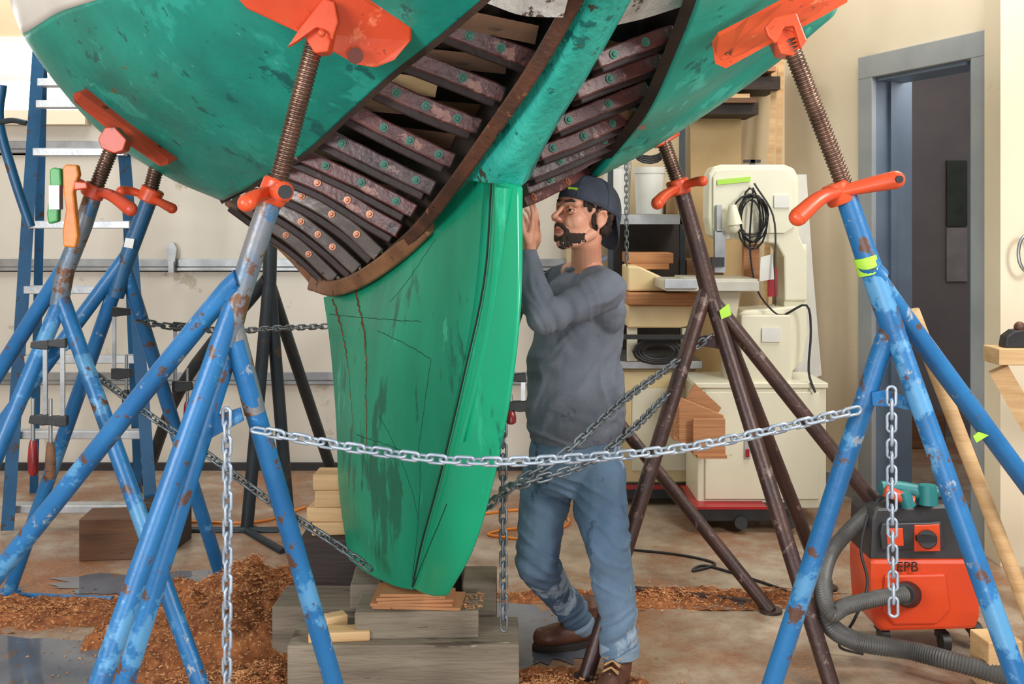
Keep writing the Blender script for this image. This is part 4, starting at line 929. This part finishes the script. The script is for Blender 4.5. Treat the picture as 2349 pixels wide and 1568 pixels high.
def boot(ank,dirx):
    d=V((dirx[0],dirx[1],0)).normalized(); s=V((-d.y,d.x,0)); fl_=V((ank.x,ank.y,0)); R=Matrix((d,s,V((0,0,1)))).transposed()
    b_=blob("boot",[gcaps((fl_+V((0,0,.13)),.048),(fl_+V((0,0,.07)),.047),(fl_+d*.03+V((0,0,.055)),.045)),gcaps((fl_+d*-.03+V((0,0,.055)),.04),(fl_+d*.12+V((0,0,.05)),.042),(fl_+d*.185+V((0,0,.047)),.036)),
      gsph(fl_+d*.15+V((0,0,.048)),(.07,.05,.036),R),gsph(fl_+V((0,0,.145)),(.054,.05,.02),R)],.005,LEATH,per,3,lambda p:.002*nz(p,25,1),label="brown leather lace-up work boot")
    pts=[]
    for k in range(24):
        t=2*math.pi*k/24; x=math.cos(t);y=math.sin(t); pts.append(fl_+d*(.07+.155*x)+s*(y*(.052 if x>0 else .044)))
    n=24; Vs=[p+V((0,0,.002)) for p in pts]+[p+V((0,0,.026)) for p in pts]
    Fs=[tuple(range(n)),tuple(range(2*n-1,n-1,-1))]+[(i,(i+1)%n,n+(i+1)%n,n+i) for i in range(n)]
    mk("sole",(Vs,Fs),SOLE,b_,bevel=.003)
    gs=[]
    for k in range(5):
        c=fl_+d*(.052+.022*k)+V((0,0,.125-.0135*k)); gs.append(gtube([c-s*.026+V((0,0,-.008)),c+V((0,0,.006)),c+s*.026+d*.012+V((0,0,-.008))],.003,6)); gs.append(gtube([c+s*.026+V((0,0,-.008)),c+V((0,0,.006)),c-s*.026+d*.012+V((0,0,-.008))],.003,6))
    mk("laces",gjoin(*gs),M("lace_tan",(190,150,100),(160,120,80),20,.8,0,.1),b_)
boot(P(1418,1490,3.5),(-.35,-1))
boot(P(1352,1440,3.86),(-1,-.35))
beard=[hc((-.008,.060,-.03,.008),(-.004,.053,-.052,.012),(.040,.039,-.083,.0145),(.074,.010,-.101,.015),(.040,-.039,-.083,.0145),(-.004,-.053,-.052,.012),(-.008,-.060,-.03,.008)),
 hc((.040,.034,-.090,.011),(.06,0,-.102,.013),(.040,-.034,-.090,.011)),
 hc((.076,.026,-.059,.0075),(.091,.012,-.045,.006),(.095,0,-.042,.0055),(.091,-.012,-.045,.006),(.076,-.026,-.059,.0075)),
 hc((.074,.026,-.062,.008),(.078,.016,-.086,.009),(.080,0,-.088,.010),(.078,-.016,-.086,.009),(.074,-.026,-.062,.008)),
 hc((.010,.050,-.060,.010),(.046,.041,-.070,.010),(.068,.029,-.073,.009)),hc((.010,-.050,-.060,.010),(.046,-.041,-.070,.010),(.068,-.029,-.073,.009)),hc((.02,.046,-.073,.012),(.06,.029,-.084,.012)),hc((.02,-.046,-.073,.012),(.06,-.029,-.084,.012))]
blob("beard",beard,.0028,HAIR,per,3,lambda p:.0014*nz(p,140,2)+.0012*nz(p,260,4),label="short dark beard and moustache")
hair=[hc((.0,.064,.03,.011),(.010,.062,.006,.008),(.002,.062,-.03,.006)),hc((.0,-.064,.03,.011),(.010,-.062,.006,.008),(.002,-.062,-.03,.006)),hc((-.04,.062,.01,.016),(-.075,.03,-.02,.022),(-.075,-.03,-.02,.022),(-.04,-.062,.01,.016)),
 hc((.02,.062,.030,.009),(.045,.056,.044,.008),(.060,.046,.050,.008),(.074,.02,.052,.007),(.074,-.02,.052,.007),(.060,-.046,.050,.008)),hc((-.05,.048,-.03,.016),(-.075,0,-.045,.016),(-.05,-.048,-.03,.016)),
 he((.044,.058,.034),(.011,.008,.011)),he((.028,.062,.022),(.011,.007,.011))]
blob("hair",hair,.003,HAIR,per,1,lambda p:.004*nz(p,90,2)+.0025*nz(p,180,4))
for s in(1,-1):
    mk("eyebrow",gtube([h(.070,.050*s,.028),h(.082,.034*s,.036),h(.092,.014*s,.029)],[.003,.0055,.004],8),HAIR,per)
    ey=mk("eye",he((.070,.030*s,.006),(.0125,.0130,.0105)),EYEW,per)
    mk("iris",he((.0795,.030*s+.001,.006),(.0045,.0062,.0062)),EYED,ey)
    mk("eyelid",gjoin(hc((.072,.043*s,.009,.005),(.0825,.030*s,.0135,.0052),(.079,.017*s,.010,.005)),hc((.072,.042*s,.001,.004),(.081,.030*s,-.0035,.004),(.078,.018*s,.000,.004))),SKIN,per)
mk("lips",gjoin(hc((.090,-.014,-.058,.0025),(.0975,0,-.0565,.0038),(.090,.014,-.058,.0025)),hc((.088,-.012,-.065,.003),(.094,0,-.066,.004),(.088,.012,-.065,.003))),LIP,per)
Vs=[];Fs=[];nu=48;nw=18
for i in range(nw+1):
    t=i/nw
    for k in range(nu):
        an=2*math.pi*k/nu; ca=math.cos(an); sa=math.sin(an)
        rr=(math.sin(t*math.pi*.5))**.72; zz=math.cos(t*math.pi*.5)**.9
        Vs.append(h(-.020+.107*rr*ca,.087*rr*sa,.040+.010*ca+(.090-.010*ca)*zz-.022*(1-ca)*.5*t))
for i in range(nw):
    for k in range(nu): Fs.append((i*nu+k,i*nu+(k+1)%nu,(i+1)*nu+(k+1)%nu,(i+1)*nu+k))
cp=mk("cap",(Vs,Fs),CAPM,per,solid=.004,label="dark backwards baseball cap")
bandp=[h(-.020+.107*math.cos(t*.1309),.087*math.sin(t*.1309),.040+.010*math.cos(t*.1309)-.022*(1-math.cos(t*.1309))*.5) for t in range(49)]
mk("cap_band",gtube(bandp,.0045,8,cap=False),CAPM,cp)
for k in range(3):
    an=math.pi/6+k*math.pi/3; pts=[]
    for i in range(-18,19):
        t=abs(i)/18; a_=an+(math.pi if i<0 else 0); ca=math.cos(a_);sa=math.sin(a_)
        rr=(math.sin(t*math.pi*.5))**.72; zz=math.cos(t*math.pi*.5)**.9
        pts.append(h(-.020+.109*rr*ca,.089*rr*sa,.042+.010*ca+(.090-.010*ca)*zz-.022*(1-ca)*.5*t))
    mk("cap_seam",gtube(pts,.0018,6),CAPM,cp)
Vs=[];Fs=[]
nb_=16;ns_=8
for i in range(ns_+1):
    for j in range(nb_+1):
        ph=-1.15+2.3*j/nb_; s_=i/ns_; sh_=max(0,math.cos(ph/1.15*math.pi/2))**.6
        ca=-math.cos(ph); sa=math.sin(ph)
        rim=.040+.010*ca-.022*(1-ca)*.5
        ext=s_*.088*sh_
        Vs.append(h(-.020+.107*ca-ext*.15,.087*sa,rim-ext*.98))
for i in range(ns_):
    for j in range(nb_):
        a_=i*(nb_+1)+j; Fs.append((a_,a_+1,a_+nb_+2,a_+nb_+1))
mk("cap_brim",(Vs,Fs),CAPM,cp,solid=.004)
mk("cap_button",he((-.020,0,.131),(.008,.008,.005)),CAPM,cp)
mk("lime_tape_piece",gtube([h(.070,.040,.072),h(.082,.01,.074)],.007,8),TAPE,cp)

# ---------- LIGHTS
w=bpy.data.worlds.new("w"); sc.world=w; w.use_nodes=True
w.node_tree.nodes["Background"].inputs[0].default_value=(.93,.96,1,1); w.node_tree.nodes["Background"].inputs[1].default_value=.46
def area(loc,tgt,sx,sy,en,col):
    l=bpy.data.lights.new("l",'AREA'); l.shape='RECTANGLE'; l.size=sx; l.size_y=sy; l.energy=en; l.color=col
    o=bpy.data.objects.new("area_light",l); sc.collection.objects.link(o); o.location=loc
    o.rotation_euler=(V(tgt)-V(loc)).to_track_quat('-Z','Y').to_euler()
area((-3.2,-1.2,2.4),(0,4,1.2),1.8,1.6,215,(.97,.98,1))
area((3.0,1.0,3.0),(0.1,3.6,1),.9,1.3,130,(1,.98,.94))
area((2.2,4.4,4.0),(1.6,5.4,0),1.6,1.6,90,(1,.95,.87))
area((-2.5,5.2,4.0),(-1.5,5.4,0),2.0,1.6,75,(1,.98,.95))
area((.3,-1.5,.6),(0,3.2,1.4),2,.8,60,(.98,.98,1))
hl=bpy.data.lights.new("hall",'POINT'); hl.energy=20; hl.shadow_soft_size=.3; ho=bpy.data.objects.new("hall_fill_light",hl); sc.collection.objects.link(ho)  # added lamp with no visible source, brightens the dark hall
hp=W(2140,0)+n3*.5; ho.location=(hp.x,hp.y,2.5)
